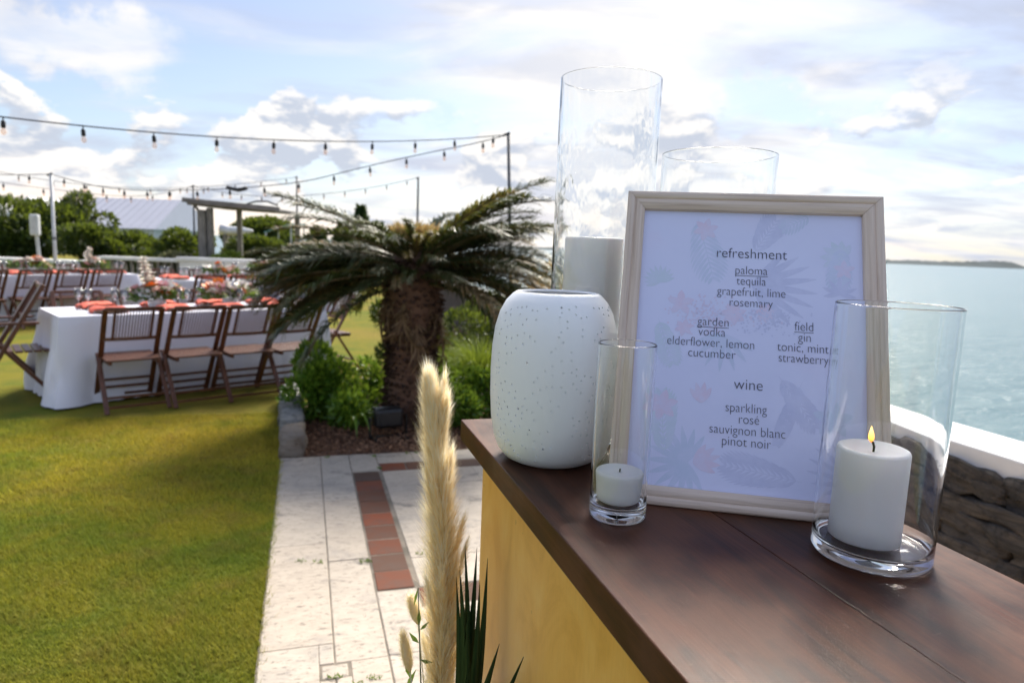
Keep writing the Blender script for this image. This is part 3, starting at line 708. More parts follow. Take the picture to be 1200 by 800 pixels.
fan(.085, .05, R(60), R(300), 13, .045, .007, 'blue_leaf_ink'); fern(.060, .055, R(95), .075, 11, .03, .005, 'green_ink', .8); fan(.045, .26, R(20), R(200), 11, .022, .005, 'green_ink')
fern(.180, .155, R(-55), .07, 10, .028, .0042, 'grey_leaf_ink', .7); fern(.205, .150, R(-110), .08, 9, .020, .006, 'grey_leaf_ink', .6); fern(.045, .215, R(-70), .06, 9, .024, .005, 'green_ink', .8)
fan(.248, .300, R(60), R(300), 9, .024, .009, 'green_ink'); fern(.248, .315, R(-95), .06, 9, .022, .0045, 'blue_leaf_ink', .9); fan(.245, .255, R(-10), R(190), 7, .022, .005, 'grey_leaf_ink'); fan(.120, .20, R(200), R(330), 7, .045, .006, 'blue_leaf_ink')
petals(.070, .235, .016, 'pink_ink', 5); petals(.095, .330, .015, 'pink_ink', 6); petals(.055, .112, .018, 'pink_ink', 6); petals(.250, .285, .012, 'pink_ink', 5); petals(.075, .205, .011, 'pink_ink', 6); petals(.13, .225, .014, 'pink_ink', 7); petals(.165, .228, .012, 'pink_ink', 7)
fan(.098, .118, R(60), R(130), 4, .024, .007, 'pink_ink'); fan(.092, .05, R(-20), R(60), 5, .03, .008, 'pink_ink'); petals(.235, .11, .02, 'blue_leaf_ink', 5)
rr = random.Random(5)
flat([[(cx + .0012 * math.cos(k * PI / 3), cy_ + .0012 * math.sin(k * PI / 3)) for k in range(6)] for cx, cy_ in ((.105 + rr.gauss(0, .022), .222 + rr.gauss(0, .010)) for _ in range(240))], 'pink_ink', 'printed_dots')
flat([[(cx + .0011 * math.cos(k * PI / 3), cy_ + .0011 * math.sin(k * PI / 3)) for k in range(6)] for cx, cy_ in ((.168 + rr.gauss(0, .018), .222 + rr.gauss(0, .009)) for _ in range(160))], 'grey_leaf_ink', 'printed_dots')
TEXT = [("refreshment", .1485, .2947, .0791), ("paloma", .1487, .2744, .0359), ("tequila", .1486, .2611, .0329), ("grapefruit, lime", .1486, .2475, .0759), ("rosemary", .149, .2342, .0476),
        ("garden", .1073, .2089, .0348), ("vodka", .1066, .1965, .0301), ("elderflower, lemon", .1051, .1837, .0965), ("cucumber", .1073, .1708, .0522), ("field", .2066, .2091, .0198), ("gin", .2071, .1964, .0134),
        ("tonic, mint", .2055, .1841, .0545), ("strawberry", .2061, .1714, .0525), ("wine", .1479, .1364, .0307), ("sparkling", .1461, .1104, .0439), ("ros\u00e9", .1495, .0979, .0214), ("sauvignon blanc", .1477, .0851, .0799), ("pinot noir", .1472, .0726, .0513)]
for s_, cx, cy_, wd in TEXT:
    cu = bpy.data.curves.new('lettering', 'FONT'); cu.body = s_; cu.size = .0180 if s_ in ('refreshment', 'wine') else .0152; cu.align_x = 'CENTER'; cu.offset = -.00022
    tmp = bpy.data.objects.new('tmp', cu); col.objects.link(tmp); bpy.context.view_layer.update()
    me = bpy.data.meshes.new_from_object(tmp.evaluated_get(bpy.context.evaluated_depsgraph_get())); bpy.data.objects.remove(tmp)
    xs = [v.co.x for v in me.vertices]; k = wd / (max(xs) - min(xs)); mid = (max(xs) + min(xs)) / 2
    for v in me.vertices: v.co.x = (v.co.x - mid) * k + cx; v.co.y = v.co.y + cy_; v.co.z = pz + .0006
    me.materials.clear(); me.materials.append(MATS['text_ink']); o = bpy.data.objects.new('lettering', me); col.objects.link(o); o.parent = prt
    if s_ in ('paloma', 'garden', 'field'):
        MB().add([(cx - wd / 2 - .0004, cy_ - .0022, pz + .00055), (cx + wd / 2 + .0004, cy_ - .0022, pz + .00055), (cx + wd / 2 + .0004, cy_ - .0016, pz + .00055), (cx - wd / 2 - .0004, cy_ - .0016, pz + .00055)], [(0, 1, 2, 3)]).build('underline', 'text_ink', prt)
for o_ in bpy.data.objects:
    if o_.name.startswith(('glass', 'wax', 'body')) and o_.type == 'MESH':
        bm_ = bmesh.new(); bm_.from_mesh(o_.data); vol = bm_.calc_volume(signed=True); print(o_.name, round(vol * 1e6, 2), 'cm3')
        if vol < 0: bmesh.ops.reverse_faces(bm_, faces=bm_.faces); bm_.to_mesh(o_.data)
        bm_.free()
# ================================================================== DRIED GRASSES AND LEAVES BY THE BAR
PX, PY = -.070, .915
pot = tag(MB().lathe([(.0005, 0), (.10, 0), (.105, .02), (.085, .1), (.095, .35), (.125, .60), (.13, .64), (.118, .64), (.108, .58), (.0005, .56)], 40, closed=False).build('planter', 'pot_clay', None, True, loc=(PX, PY, .006)), 'tall round pot holding the dried grasses beside the bar', 'planter')
def hair(axis, rad, n, L, wd, spread, m, name, parent, up=1.0):
    """fine curved strands leaving an axis curve"""
    ax = np.array(axis, float); k = len(ax); t = rng.uniform(0, 1, n) ** .9; f = t * (k - 1); i = np.minimum(f.astype(int), k - 2); fr_ = (f - i)[:, None]
    P = ax[i] * (1 - fr_) + ax[i + 1] * fr_; T = unit(ax[i + 1] - ax[i]); a = rng.uniform(0, 2 * PI, n)
    rad_ = np.interp(t, np.linspace(0, 1, len(rad)), rad); O = np.stack([np.cos(a), np.sin(a), np.zeros(n)], 1)
    lt = L * rng.uniform(.5, 1.25, n)[:, None]; s = rng.uniform(.35, 1.0, n)[:, None] * spread
    p0 = P; p1 = P + T * lt * .5 * up + O * rad_[:, None] * s * .75; p2 = P + T * lt * up + O * rad_[:, None] * s * 1.25 + rng.normal(0, .0022, (n, 3)); p2[:, 2] -= rng.uniform(0, .2, n) * lt[:, 0]
    S = unit(np.cross(T, O)) * wd / 2
    V = np.stack([p0 - S, p0 + S, p1 + S, p1 - S, p2], 1).reshape(-1, 3); j = np.arange(n)[:, None] * 5
    F = np.concatenate([j + np.array([[0, 1, 2]]), j + np.array([[0, 2, 3]]), j + np.array([[3, 2, 4]])])
    return tag(raw(name, V, F, m, parent), kind='stuff')
pam = thing('pampas_grass', 'tall golden pampas plume standing beside the bar corner', 'dried grass', (PX, PY, .6))
axis = [(-.011, -.015, .02), (-.012, -.015, .15), (-.011, -.015, .26), (-.016, -.015, .36), (-.022, -.015, .45), (-.030, -.015, .52), (-.034, -.015, .555)]
MB().tube([(0, -.01, -.02)] + axis, [.004, .004, .004, .0035, .003, .0025, .002, .001], 8).build('stem', 'pampas_core', pam, True)
hair(axis, [.029, .034, .034, .031, .025, .017, .008], 15000, .060, .00075, 1.0, 'pampas', 'plume', pam)
hair(axis, [.024, .026, .025, .023, .019, .012, .004], 2500, .055, .0011, .9, 'pampas_core', 'inner_plume', pam)
bt_lab = ['upper fluffy cream bunny tail grass left of the pampas plume', 'lower fluffy cream bunny tail grass left of the pampas plume']
for i, (x, y, z0, z1, tilt) in enumerate([(-.1170, .90, .838, .876, -.010), (-.1245, .88, .778, .832, -.010)]):
    t = thing('bunny_tail_grass', bt_lab[i], 'dried grass', (PX, PY, .6), 0, 'bunny tail grasses')
    b = np.array([x - PX, y - PY, z0 - .6]); tp = b + np.array([tilt, 0, z1 - z0]); ax = [tuple(b + (tp - b) * k) for k in (0, .25, .5, .75, 1)]
    MB().tube([(-.02, 0, -.02), (b[0] * .8 + .004, b[1], b[2] * .5), tuple(b)], .0008, 6).build('stem', 'bunny_tail', t, True)
    hair(ax, [.0075, .010, .010, .009, .004], 2600, .011, .0005, 1.0, 'pampas', 'seed_head', t)
    MB().tube(ax, [.002, .0062, .0068, .0060, .002], 12).build('core', 'pampas', t, True)
strap = thing('strap_leaf_plant', 'dark green pointed strap leaves against the yellow bar side', 'plant', (PX, PY, .6))
def strapleaf(base, tip, wd, bend=(0, 0, 0)):
    b, tp, bd = Vector(base), Vector(tip), Vector(bend); n = 12; vs = []; fs = []; side0 = Vector((1, -.15, 0)).normalized(); wd *= 1.15
    for i in range(n + 1):
        t = i / n; p = b.lerp(tp, t) + bd * math.sin(PI * t); ww = wd * (min(1, .75 + t) if t < .3 else 1) * (1 - max(0, (t - .45) / .55) ** 1.6) / 2 + .0002
        vs += [p - side0 * ww + Vector((0, -.0025 * ww / wd * 2, 0)), p + Vector((0, .002, 0)), p + side0 * ww + Vector((0, -.0025 * ww / wd * 2, 0)), p + Vector((0, .0032, 0))]
    for i in range(n):
        a = i * 4
        for j in range(4): fs.append((a + j, a + (j + 1) % 4, a + 4 + (j + 1) % 4, a + 4 + j))
    fs += [(3, 2, 1, 0), (n * 4, n * 4 + 1, n * 4 + 2, n * 4 + 3)]
    return MB().add(vs, fs).build('leaf', 'strap_leaf', strap, True)
def SL(tx, ty, tz, bx, by, wd, bend=(0, 0, 0), bz=-.03): return strapleaf((bx, by, bz), (tx - PX, ty - PY, tz - .6), wd, bend)
SL(-.052, .86, .978, .010, -.03, .010, (.012, 0, 0)); SL(-.036, .865, .970, .012, -.035, .011, (.004, 0, 0)); SL(-.021, .86, .958, .016, -.04, .010, (.008, 0, 0))
SL(-.057, .85, .945, .008, -.045, .013, (.013, 0, 0)); SL(-.001, .78, .8855, .015, -.075, .013, (-.006, 0, 0)); SL(.028, .74, .8955, .02, -.10, .013, (-.008, 0, 0)); SL(.020, .71, .855, .02, -.12, .013, (-.006, 0, 0)); SL(-.022, .815, .822, .012, -.06, .010, (.004, 0, 0)); SL(-.040, .80, .835, .014, -.055, .013)
SL(-.062, .86, .93, .004, -.04, .010, (.010, 0, 0)); SL(-.030, .85, .93, .012, -.05, .011, (.008, 0, 0)); SL(-.045, .83, .90, .010, -.05, .014, (.008, 0, 0)); SL(.045, .79, .76, .03, -.06, .012); SL(-.075, .95, .93, .0, .03, .008)
spr = thing('leafy_sprig', 'small green leafy sprig between bunny tails and pampas', 'plant', (PX, PY, .6))
MB().tube([(-.02, 0, -.02), (-.04, -.02, .14), (-.046, -.03, .30)], [.0015, .0012, .0006], 6).build('stem', 'strap_leaf', spr, True)
P = np.array([(-.044, -.028, .268), (-.043, -.026, .215), (-.042, -.025, .19), (-.046, -.03, .30), (-.043, -.026, .235), (-.052, -.03, .16), (-.06, -.03, .15)]); D = np.array([(.0, 0, -1), (-.6, 0, .6), (.8, 0, -.2), (-.2, 0, -1), (.6, 0, .6), (-.3, 0, 1), (.5, 0, 1)], float)
V, F = leaves(P, D, [.03, .022, .02, .03, .018, .04, .03], [.006, .007, .006, .004, .005, .008, .007], .2, np.tile([0.0, -1, .1], (7, 1))); raw('foliage', V, F, 'bouquet_green', spr)

# ================================================================== PLANTS IN THE BED
def foliage_blob(c, rad, n, L, wd, seed_amp=.35, shell=.55, up=.5, lobes=7):
    """leaves gathered on several lobes, denser outside, with gaps"""
    rad = np.array(rad, float); out_p = []; out_d = []
    lob = [(np.array([random.gauss(0, .42), random.gauss(0, .42), random.gauss(.05, .38)]), random.uniform(.35, .6)) for _ in range(lobes)]
    k = n // lobes
    for lc, lr in lob:
        q = unit(rng.normal(size=(k, 3))) * (rng.uniform(shell, 1.08, k) ** .6)[:, None] * lr
        nz = np.array([mn.noise(Vector(p * 6 + lc * 5)) for p in q]); q = q[nz > -.28 + rng.uniform(-.2, .2, len(nz))]
        p = (q + lc) * rad + np.array(c); d = unit(q) + rng.normal(0, .55, q.shape); d[:, 2] += up; out_p.append(p); out_d.append(d)
    P = np.concatenate(out_p); D = np.concatenate(out_d); keep = P[:, 2] > -.0; P, D = P[keep], D[keep]
    return leaves(P, D, rng.uniform(.7, 1.25, len(P)) * L, rng.uniform(.7, 1.25, len(P)) * wd)
def shrub(label, loc, rad, n, L, wd, m='shrub_leaf', lobes=8, name='shrub', cat='shrub', group='shrubs in the planting bed', stems=7):
    t = thing(name, label, cat, loc, 0, group); V, F = foliage_blob((0, 0, rad[2] * .85), rad, n, L, wd, lobes=lobes); tag(raw('foliage', V, F, m, t), kind='stuff')
    mb = MB()
    for i in range(stems):
        a = random.uniform(0, 2 * PI); q = random.uniform(.2, .75); e = (math.cos(a) * rad[0] * q, math.sin(a) * rad[1] * q, rad[2] * random.uniform(.9, 1.6))
        mb.tube([(e[0] * .15, e[1] * .15, -.02), (e[0] * .5, e[1] * .5, e[2] * .5), e], [.012, .008, .004], 6)
    tag(mb.build('stems', 'bark', t, True), kind='stuff'); return t
shrub('bright green leafy shrub at the left corner of the planting bed', (-1.42, 5.12, 0), (.29, .27, .31), 6500, .055, .027)
shrub('low green shrub between the left shrub and the palm trunk', (-1.12, 5.02, 0), (.22, .20, .15), 2400, .055, .027)
shrub('upright green sprigs left of the palm trunk', (-1.08, 5.35, 0), (.15, .14, .24), 1100, .055, .027)
shrub('green shrub right of the palm trunk behind the bar corner', (-.42, 5.05, 0), (.22, .20, .19), 3000, .055, .027)
shrub('low green shrub beside the white ceramic vase', (-.12, 5.25, 0), (.26, .22, .22), 2600, .055, .027)
shrub('dark leafy shrub behind the palm on the sea wall side', (-.75, 7.6, 0), (.55, .5, .42), 7000, .06, .03, 'hedge_leaf')
shrub('rounded dark shrub beside the sea wall', (-.15, 8.6, 0), (.5, .5, .40), 6000, .06, .03, 'hedge_leaf')
shrub('dry tan shrub under the right palm fronds', (.22, 7.1, 0), (.35, .35, .40), 4500, .06, .02, 'dry_hedge_leaf')
shrub('golden brown shrub tip showing left of the tallest glass', (.42, 8.3, 0), (.34, .34, .62), 5000, .06, .025, 'palm_new_growth')
def blades_plant(label, loc, n, L, m, spread=.14, name='ornamental_grass'):
    t = thing(name, label, 'grass plant', loc); P = rng.normal(0, spread * .5, (n, 3)); P[:, 2] = 0; D = P * 4 + rng.normal(0, .28, (n, 3)); D[:, 2] = 1; D = unit(D); ll = rng.uniform(.5, 1, n)[:, None] * L
    S = unit(np.cross(D, rng.normal(size=(n, 3)))) * .005; m1 = P + D * ll * .6; tip = P + D * ll; tip[:, 2] -= rng.uniform(0, .35, n) * ll[:, 0]; tip[:, :2] += D[:, :2] * ll * .35
    V = np.stack([P - S, P + S, m1 + S * .8, m1 - S * .8, tip], 1).reshape(-1, 3); j = np.arange(n)[:, None] * 5
    F = np.concatenate([j + np.array([[0, 1, 2]]), j + np.array([[0, 2, 3]]), j + np.array([[3, 2, 4]])]); tag(raw('leaf_blades', V, F, m, t), kind='stuff'); return t
blades_plant('yellow green grass clump on the bark behind the palm', (-.28, 6.9, 0), 1500, .62, 'yellow_hedge_leaf', .3)
blades_plant('smaller green grass clump close to the palm trunk', (-.55, 6.6, 0), 700, .35, 'shrub_leaf', .2)
# long low leaves arching over the mulch
t = thing('arching_leaf_plant', 'long arching green leaves over the bark left of the spotlight', 'plant', (-1.12, 4.72, 0))
for i in range(9):
    a = R(-70 + i * 26); L = random.uniform(.22, .38); pts = [Vector((math.cos(a) * L * q, math.sin(a) * L * q, .02 + .16 * math.sin(PI * min(1, q * .85 + .05)))) for q in np.linspace(0, 1, 8)]; s = Vector((-math.sin(a), math.cos(a), 0)); vs = []
    for k, p in enumerate(pts): ww = .016 * math.sin(PI * min(.98, .12 + k / 7 * .88)); vs += [p - s * ww + Vector((0, 0, .006)), p, p + s * ww + Vector((0, 0, .006))]
    MB().add(vs, [f for k in range(7) for f in ((k * 3, k * 3 + 1, k * 3 + 4, k * 3 + 3), (k * 3 + 1, k * 3 + 2, k * 3 + 5, k * 3 + 4))]).build('leaf', 'shrub_leaf', t, True)
# timber rails lying behind the palm
for i, (a, b, lab) in enumerate((((-.62, 6.2, .05), (-.22, 5.75, .05), 'weathered grey timber edging the bark bed behind the palm'), ((-.55, 6.75, .05), (-.05, 6.15, .05), 'farther weathered timber edging the bark bed'))):
    tag(MB().bar(a, b, .09, .09, bev=.008).build('timber_edging', 'grey_wood'), lab, 'timber', 'timber edgings in the bed')
# spotlight on the mulch
sp = thing('garden_spotlight', 'black garden floodlight sitting on the brown bark', 'spotlight', (-.845, 4.66, .0), R(28))
MB().box((0, 0, .155), (.20, .10, .14), bev=.028).build('housing', 'black_plastic', sp); MB().box((0, -.053, .155), (.15, .012, .095), bev=.003).build('lens', 'lamp_lens', sp)
for i in range(5): MB().box((0, .058, .095 + i * .03), (.20, .022, .006)).build('cooling_fin', 'black_plastic', sp)
mb = MB()
for s in (-1, 1): mb.bar((s * .132, 0, .16), (s * .132, 0, .02), .010, .028)
mb.bar((-.137, 0, .02), (.137, 0, .02), .028, .010); mb.build('bracket', 'black_plastic', sp)
for s in (-1, 1): MB().bar((s * .11, -.10, .015), (s * .11, .10, .015), .02, .02).build('foot', 'black_plastic', sp)

# ---- sago palm
palm = thing('sago_palm', 'stout sago palm with rough brown trunk and drooping windblown fronds', 'palm tree', (-.755, 5.10, 0))
mb = MB(); mb.lathe([(.10, -.05), (.205, .0), (.188, .12), (.172, .30), (.168, .5), (.178, .70), (.215, .86), (.20, 1.0), (.17, 1.18), (.12, 1.30), (.01, 1.34)], 28); mb.build('trunk', 'trunk_scale', palm, True)
P, D = [], []
for row in range(40):
    h = .02 + row * .031; r = float(np.interp(h, [0, .12, .3, .5, .7, .86, 1.0, 1.18, 1.28], [.205, .188, .172, .168, .178, .20, .195, .17, .12]))
    for k in range(22):
        a = (k + .5 * (row % 2)) * 2 * PI / 22 + random.uniform(-.06, .06); P.append((r * .97 * math.cos(a), r * .97 * math.sin(a), h)); D.append((math.cos(a) * .9, math.sin(a) * .9, random.uniform(-.2, .8)))
P, D = np.array(P), np.array(D); V, F = leaves(P, D, rng.uniform(.04, .075, len(P)), rng.uniform(.035, .060, len(P)), .4, np.stack([D[:, 0] * .3, D[:, 1] * .3, np.ones(len(P)) * 1.0], 1)); tag(raw('leaf_bases', V, F, 'trunk_scale', palm), kind='stuff')
def frond_mesh(m, L, droop, curl, pairs=128, ll=.165, sway=0.0, sparse=1.0, seed=0):
    rl = np.random.default_rng(seed + 50); V_, F_, b = [], [], 0
    ts = np.linspace(0, 1, 26); pts = [np.zeros(3)]; a = 0.0
    for i in range(1, 26):
        a = -droop * ts[i] - curl * ts[i] ** 3; y_ = sway * ts[i] ** 2
        pts.append(pts[-1] + np.array([math.cos(a), y_ * .5, math.sin(a)]) * L / 25)
    pts = np.array(pts); mb = MB(); mb.tube([tuple(p) for p in pts], [.010 * (1 - .85 * t) + .0012 for t in ts], 5)
    me = bpy.data.meshes.new('frond'); vs = list(mb.v); fs = list(mb.f); mi = [1] * len(fs)
    for i in range(pairs):
        t = .10 + .90 * i / pairs; f = t * 25; k = min(int(f), 24); p = pts[k] + (pts[k + 1] - pts[k]) * (f - k); T = unit(pts[k + 1] - pts[k]); Sd = unit(np.cross(T, [0, 0, 1])); Up = np.cross(Sd, T)
        ln = ll * min(1, (t - .06) * 4.5) * (1 - .35 * max(0, t - .55) / .45)
        for s in (-1, 1):
            if rl.uniform() > sparse: continue
            d = unit(T * rl.uniform(.9, 1.7) + Sd * s * rl.uniform(.5, 1.0) + Up * rl.uniform(-.05, .75) + rl.normal(0, .16, 3)); l = ln * rl.uniform(.6, 1.25); wv = unit(np.cross(d, Up)) * .0056
            mid = p + d * l * .55 + Up * .004; tip = p + d * l - np.array([0, 0, l * rl.uniform(.02, .45)]); bb = len(vs)
            vs += [tuple(p - wv * .8), tuple(p + wv * .8), tuple(mid + wv), tuple(mid - wv), tuple(tip)]; fs += [(bb, bb + 1, bb + 2, bb + 3), (bb + 3, bb + 2, bb + 4)]; mi += [0, 0]
    me.from_pydata(vs, [], fs); me.update(); me.materials.append(MATS[m]); me.materials.append(MATS['palm_stem' if 'dead' not in m else 'palm_leaf_dead']); me.polygons.foreach_set('material_index', mi); return me
FM = {'g': [frond_mesh('palm_leaf', 1.04, d, c, seed=i, sway=s) for i, (d, c, s) in enumerate(((.30, .20, .2), (.45, .35, -.25), (.2, .5, .3), (.6, .1, 0)))],
      's': [frond_mesh('palm_leaf_scorched', 1.04, d, c, seed=10 + i, sway=s, ll=.13) for i, (d, c, s) in enumerate(((.35, .30, .3), (.2, .45, -.3), (.5, .25, .1)))],
      'd': [frond_mesh('palm_leaf_dead', .5, d, c, pairs=36, ll=.10, seed=20 + i, sparse=.7) for i, (d, c) in enumerate(((1.2, 1.2), (.8, 1.6)))]}
def frond(kind, az, el, sc_=1.0, tw=0.0, h=1.04):
    o = bpy.data.objects.new('frond', random.choice(FM[kind])); col.objects.link(o); o.parent = palm
    o.matrix_local = Matrix.Translation((.07 * math.cos(az), .07 * math.sin(az), h)) @ Matrix.Rotation(az, 4, 'Z') @ Matrix.Rotation(-el, 4, 'Y') @ Matrix.Rotation(tw, 4, 'X') @ Matrix.Scale(sc_, 4)
    if kind != 'g': o['label'] = 'scorched brown tipped frond' if kind == 's' else 'short dead brown frond'
    return o
prng = random.Random(11)
NF = 78
for i in range(NF):
    az = i * 2.39996; side = math.cos(az); lvl = i / NF; toward = -math.sin(az)
    el = R(30 - 36 * lvl) + prng.uniform(-.10, .10)
    kind = 's' if prng.random() < (.40 if side > 0 else .26) else 'g'
    if side > .5 and lvl < .5: el += R(14)
    sc_ = prng.uniform(.84, 1.04) * (1.0 if abs(side) > .55 else .62 if toward > 0 else .75)
    if abs(side) < .55: el += R(12)
    frond(kind, az, el, sc_, prng.uniform(-.35, .35), 1.30 - .24 * lvl)
for az, el, s in ((8, 50, .86), (20, 44, .9), (-12, 46, .9), (2, 38, .98), (14, 60, .75), (170, 16, 1.02), (186, 14, 1.05), (178, 4, 1.08), (195, 0, 1.05), (165, -6, 1.05), (182, -10, 1.05), (190, 8, 1.05), (174, -14, 1.0), (-15, 10, 1.0), (10, 2, 1.0), (-5, 22, 1.0), (5, -8, .95), (-8, -2, 1.0)):
    frond('s' if prng.random() < .4 else 'g', R(az), R(el), s, prng.uniform(-.3, .3), 1.20)
for i in range(24):
    frond('s' if prng.random() < .5 else 'g', R(180 + prng.uniform(-24, 24)), R(prng.uniform(-14, 18)), prng.uniform(.92, 1.08), prng.uniform(-.5, .5), prng.uniform(1.12, 1.26))
for i in range(18):
    frond('s' if prng.random() < .5 else 'g', R(prng.uniform(-24, 24)), R(prng.uniform(-12, 34)), prng.uniform(.85, 1.0), prng.uniform(-.5, .5), prng.uniform(1.12, 1.26))
for i in range(22): frond('d', prng.uniform(0, 2 * PI), R(prng.uniform(-65, -20)), prng.uniform(.8, 1.35), prng.uniform(-.6, .6), prng.uniform(.88, 1.08))
n = 1500; a = rng.uniform(0, 2 * PI, n); rr_ = rng.uniform(0, .13, n); P = np.stack([rr_ * np.cos(a), rr_ * np.sin(a), 1.33 + rng.uniform(0, .09, n)], 1); D = np.stack([np.cos(a) * .8, np.sin(a) * .8, rng.uniform(.3, 1.3, n)], 1)
V, F = leaves(P, D, rng.uniform(.07, .15, n), rng.uniform(.014, .026, n)); tag(raw('new_growth', V, F, 'palm_new_growth', palm), kind='stuff')
# a second, looser layer of strands and drooping side tufts on the plume
pr_ = random.Random(4); axv = [Vector(a) for a in axis]
def along(t): f = min(t, .999) * (len(axv) - 1); i = int(f); return axv[i].lerp(axv[i + 1], f - i)
for i in range(46):     # side branchlets, each a loose tuft of its own
    t = pr_.uniform(.0, .84); p = along(t); a = pr_.uniform(0, 2 * PI); ln = pr_.uniform(.07, .115) * (1 - .45 * t); out = pr_.uniform(.013, .027) * (1 - .75 * max(0, t - .35) / .5); o = Vector((math.cos(a), math.sin(a), 0)) * out
    bx = [p, p + o * .5 + Vector((0, 0, ln * .35)), p + o * .9 + Vector((0, 0, ln * .7)), p + o * 1.15 + Vector((0, 0, ln))]
    hair([tuple(q) for q in bx], [.004, .009, .010, .004], 330, .034, .0006, 1.0, 'pampas', 'side_tuft', pam)
# ================================================================== TABLES AND CHAIRS ON THE LAWN
S = .91
def chair_proto():
    t = thing('folding_chair', 'x', 'chair'); M = 'chair_wood'
    for s in (-1, 1):
        a, b = (s * .215, .27, 0), (s * .215, -.25, .87)
        MB().bar(a, b, .020, .042, (1, 0, 0), .004).build('back_post', M, t)
        MB().bar((s * .240, -.29, 0), (s * .232, .03, .47), .018, .038, (1, 0, 0), .004).build('rear_leg', M, t)
    for i in range(7): MB().box((0, -.17 + i * .058, .425 + .002 * i), (.43, .048, .016), bev=.003).build('seat_slat', M, t)
    for s in (-1, 1): MB().box((s * .185, 0, .405), (.024, .40, .026), bev=.003).build('seat_rail', M, t)
    def arc(z0, y0, r, wz):
        pts = [(x, y0 - .035 * (1 - (x / .215) ** 2), z0) for x in np.linspace(-.215, .215, 9)]; m = MB()
        for p, q in zip(pts, pts[1:]): m.bar(p, (q[0] + .004, q[1], q[2]), r, wz, (0, 1, 0))
        return m
    yz = lambda zz: -.25 + (.87 - zz) * .52 / .87
    m = arc(.868, yz(.868), .032, .020); m.build('top_rail', M, t); arc(.60, yz(.60) - .006, .028, .016).build('lower_rail', M, t)
    for s in (-1, 1): MB().bar((s * .145, yz(.61) - .018, .60), (s * .145, yz(.86) - .018, .865), .018, .022).build('back_upright', M, t)
    m = MB()
    for i in range(12):
        x = -.122 + i * .244 / 11; d = .035 * (1 - (x / .215) ** 2); m.tube([(x, yz(.6) - d - .006, .60), (x, yz(.86) - d, .86)], .0043, 5)
    tag(m.build('bamboo_rods', M, t), kind='stuff')
    for y, zz in ((.235, .06), (.19, .135), (.145, .21)): MB().bar((-.215, y, zz), (.215, y, zz), .016, .022, (0, 0, 1)).build('stretcher', M, t)
    for y, zz in ((-.255, .045), (-.20, .115)): MB().bar((-.24, y, zz), (.24, y, zz), .014, .020, (0, 0, 1)).build('stretcher', M, t)
    return t
proto = chair_proto(); used = [False]
def chair(x, y, rz, label, group='brown wooden folding chairs around the tables'):
    rz += random.uniform(-.06, .06)
    if not used[0]:
        used[0] = True; o = proto; o.location = (x, y, 0); o.rotation_euler = (0, 0, rz); o['label'] = label; o['group'] = group
    else: o = dup(proto, (x, y, 0), rz, label, group)
    o.scale = (S, S, S); return o
# cloth, built once per size
def cloth_mesh(L, Wd, H=.765, seed=0):
    rl = random.Random(seed); r = .02; n_ = 240; per = []; total = 2 * (L + Wd)
    for i in range(n_):
        d = total * i / n_
        for ln, p0, dx, dy in ((L, (0, 0), 1, 0), (Wd, (L, 0), 0, 1), (L, (L, Wd), -1, 0), (Wd, (0, Wd), 0, -1)):
            if d <= ln: per.append((p0[0] + dx * d, p0[1] + dy * d, d / ln, ln, (dy, -dx))); break
            d -= ln
    rows = 16; vs = []; fs = []
    for k in range(rows + 1):
        t = k / rows; zz = H - t ** 1.15 * (H - .012)
        for i, (x, y, q, ln, nn) in enumerate(per):
            cdist = min(q, 1 - q) * ln; corner = math.exp(-(cdist / .13) ** 2)
            fold = abs(math.sin(i * .34 + 4.0 * mn.noise(Vector((i * .06, seed, 0))))) ** .8; fold = fold * .105 + .07 * mn.noise(Vector((i * .16, t * 2.2, seed)))
            near = math.exp(-(cdist / .30) ** 2); near = max(near, .28) if ln > 1.5 else 1.0
            off = (.004 + t * (.012 + corner * .12)) + fold * near * t ** 1.2 + .006 * min(1, t * 8)
            cx, cy_ = x - L / 2, y - Wd / 2; dd = Vector((nn[0], nn[1]))
            if corner > .05:
                cvec = Vector((math.copysign(1, cx), math.copysign(1, cy_))).normalized(); dd = dd.lerp(cvec, corner * .9)
            if k == rows: zz = .004 + .012 * abs(mn.noise(Vector((i * .2, 5, seed))))
            vs.append((x + dd.x * off, y + dd.y * off, zz))
    for k in range(rows):
        for i in range(n_): j = (i + 1) % n_; fs.append((k * n_ + i, k * n_ + j, (k + 1) * n_ + j, (k + 1) * n_ + i))
    fs.append(tuple(range(n_ - 1, -1, -1)))
    return MB().add(vs, fs)
PR = {}
def glass_proto():
    t = thing('wine_glass', 'x', 'glass')
    MB().lathe([(.0004, .001), (.032, .0), (.033, .002), (.006, .006), (.0035, .02), (.0035, .085), (.012, .095), (.030, .115), (.036, .145), (.032, .195), (.0305, .195), (.0342, .146), (.028, .118), (.010, .099), (.0004, .096)], 20).build('glass', 'bulb_clear', t, True); return t
def m_thin(t):
    fr_ = t.new('ShaderNodeFresnel', IOR=1.5).outputs[0]
    return t.new('ShaderNodeMixShader', i0=t.math('MULTIPLY_ADD', fr_, .9, .10), i1=t.new('ShaderNodeBsdfTransparent', Color=(.95, .96, .97, 1)).outputs[0], i2=t.new('ShaderNodeBsdfGlossy', Color=(.95, .95, .95, 1), Roughness=.05).outputs[0])
material('bulb_clear', m_thin)
def plate_proto():
    t = thing('dinner_plate', 'x', 'plate')
    MB().lathe([(.0004, .010), (.09, .010), (.10, .012), (.152, .020), (.154, .023), (.10, .016), (.0004, .014)], 32).build('charger', 'charger_wood', t, True)
    MB().lathe([(.0004, .018), (.085, .018), (.128, .030), (.130, .033), (.085, .024), (.0004, .022)], 32).build('plate', 'plate_china', t, True); return t
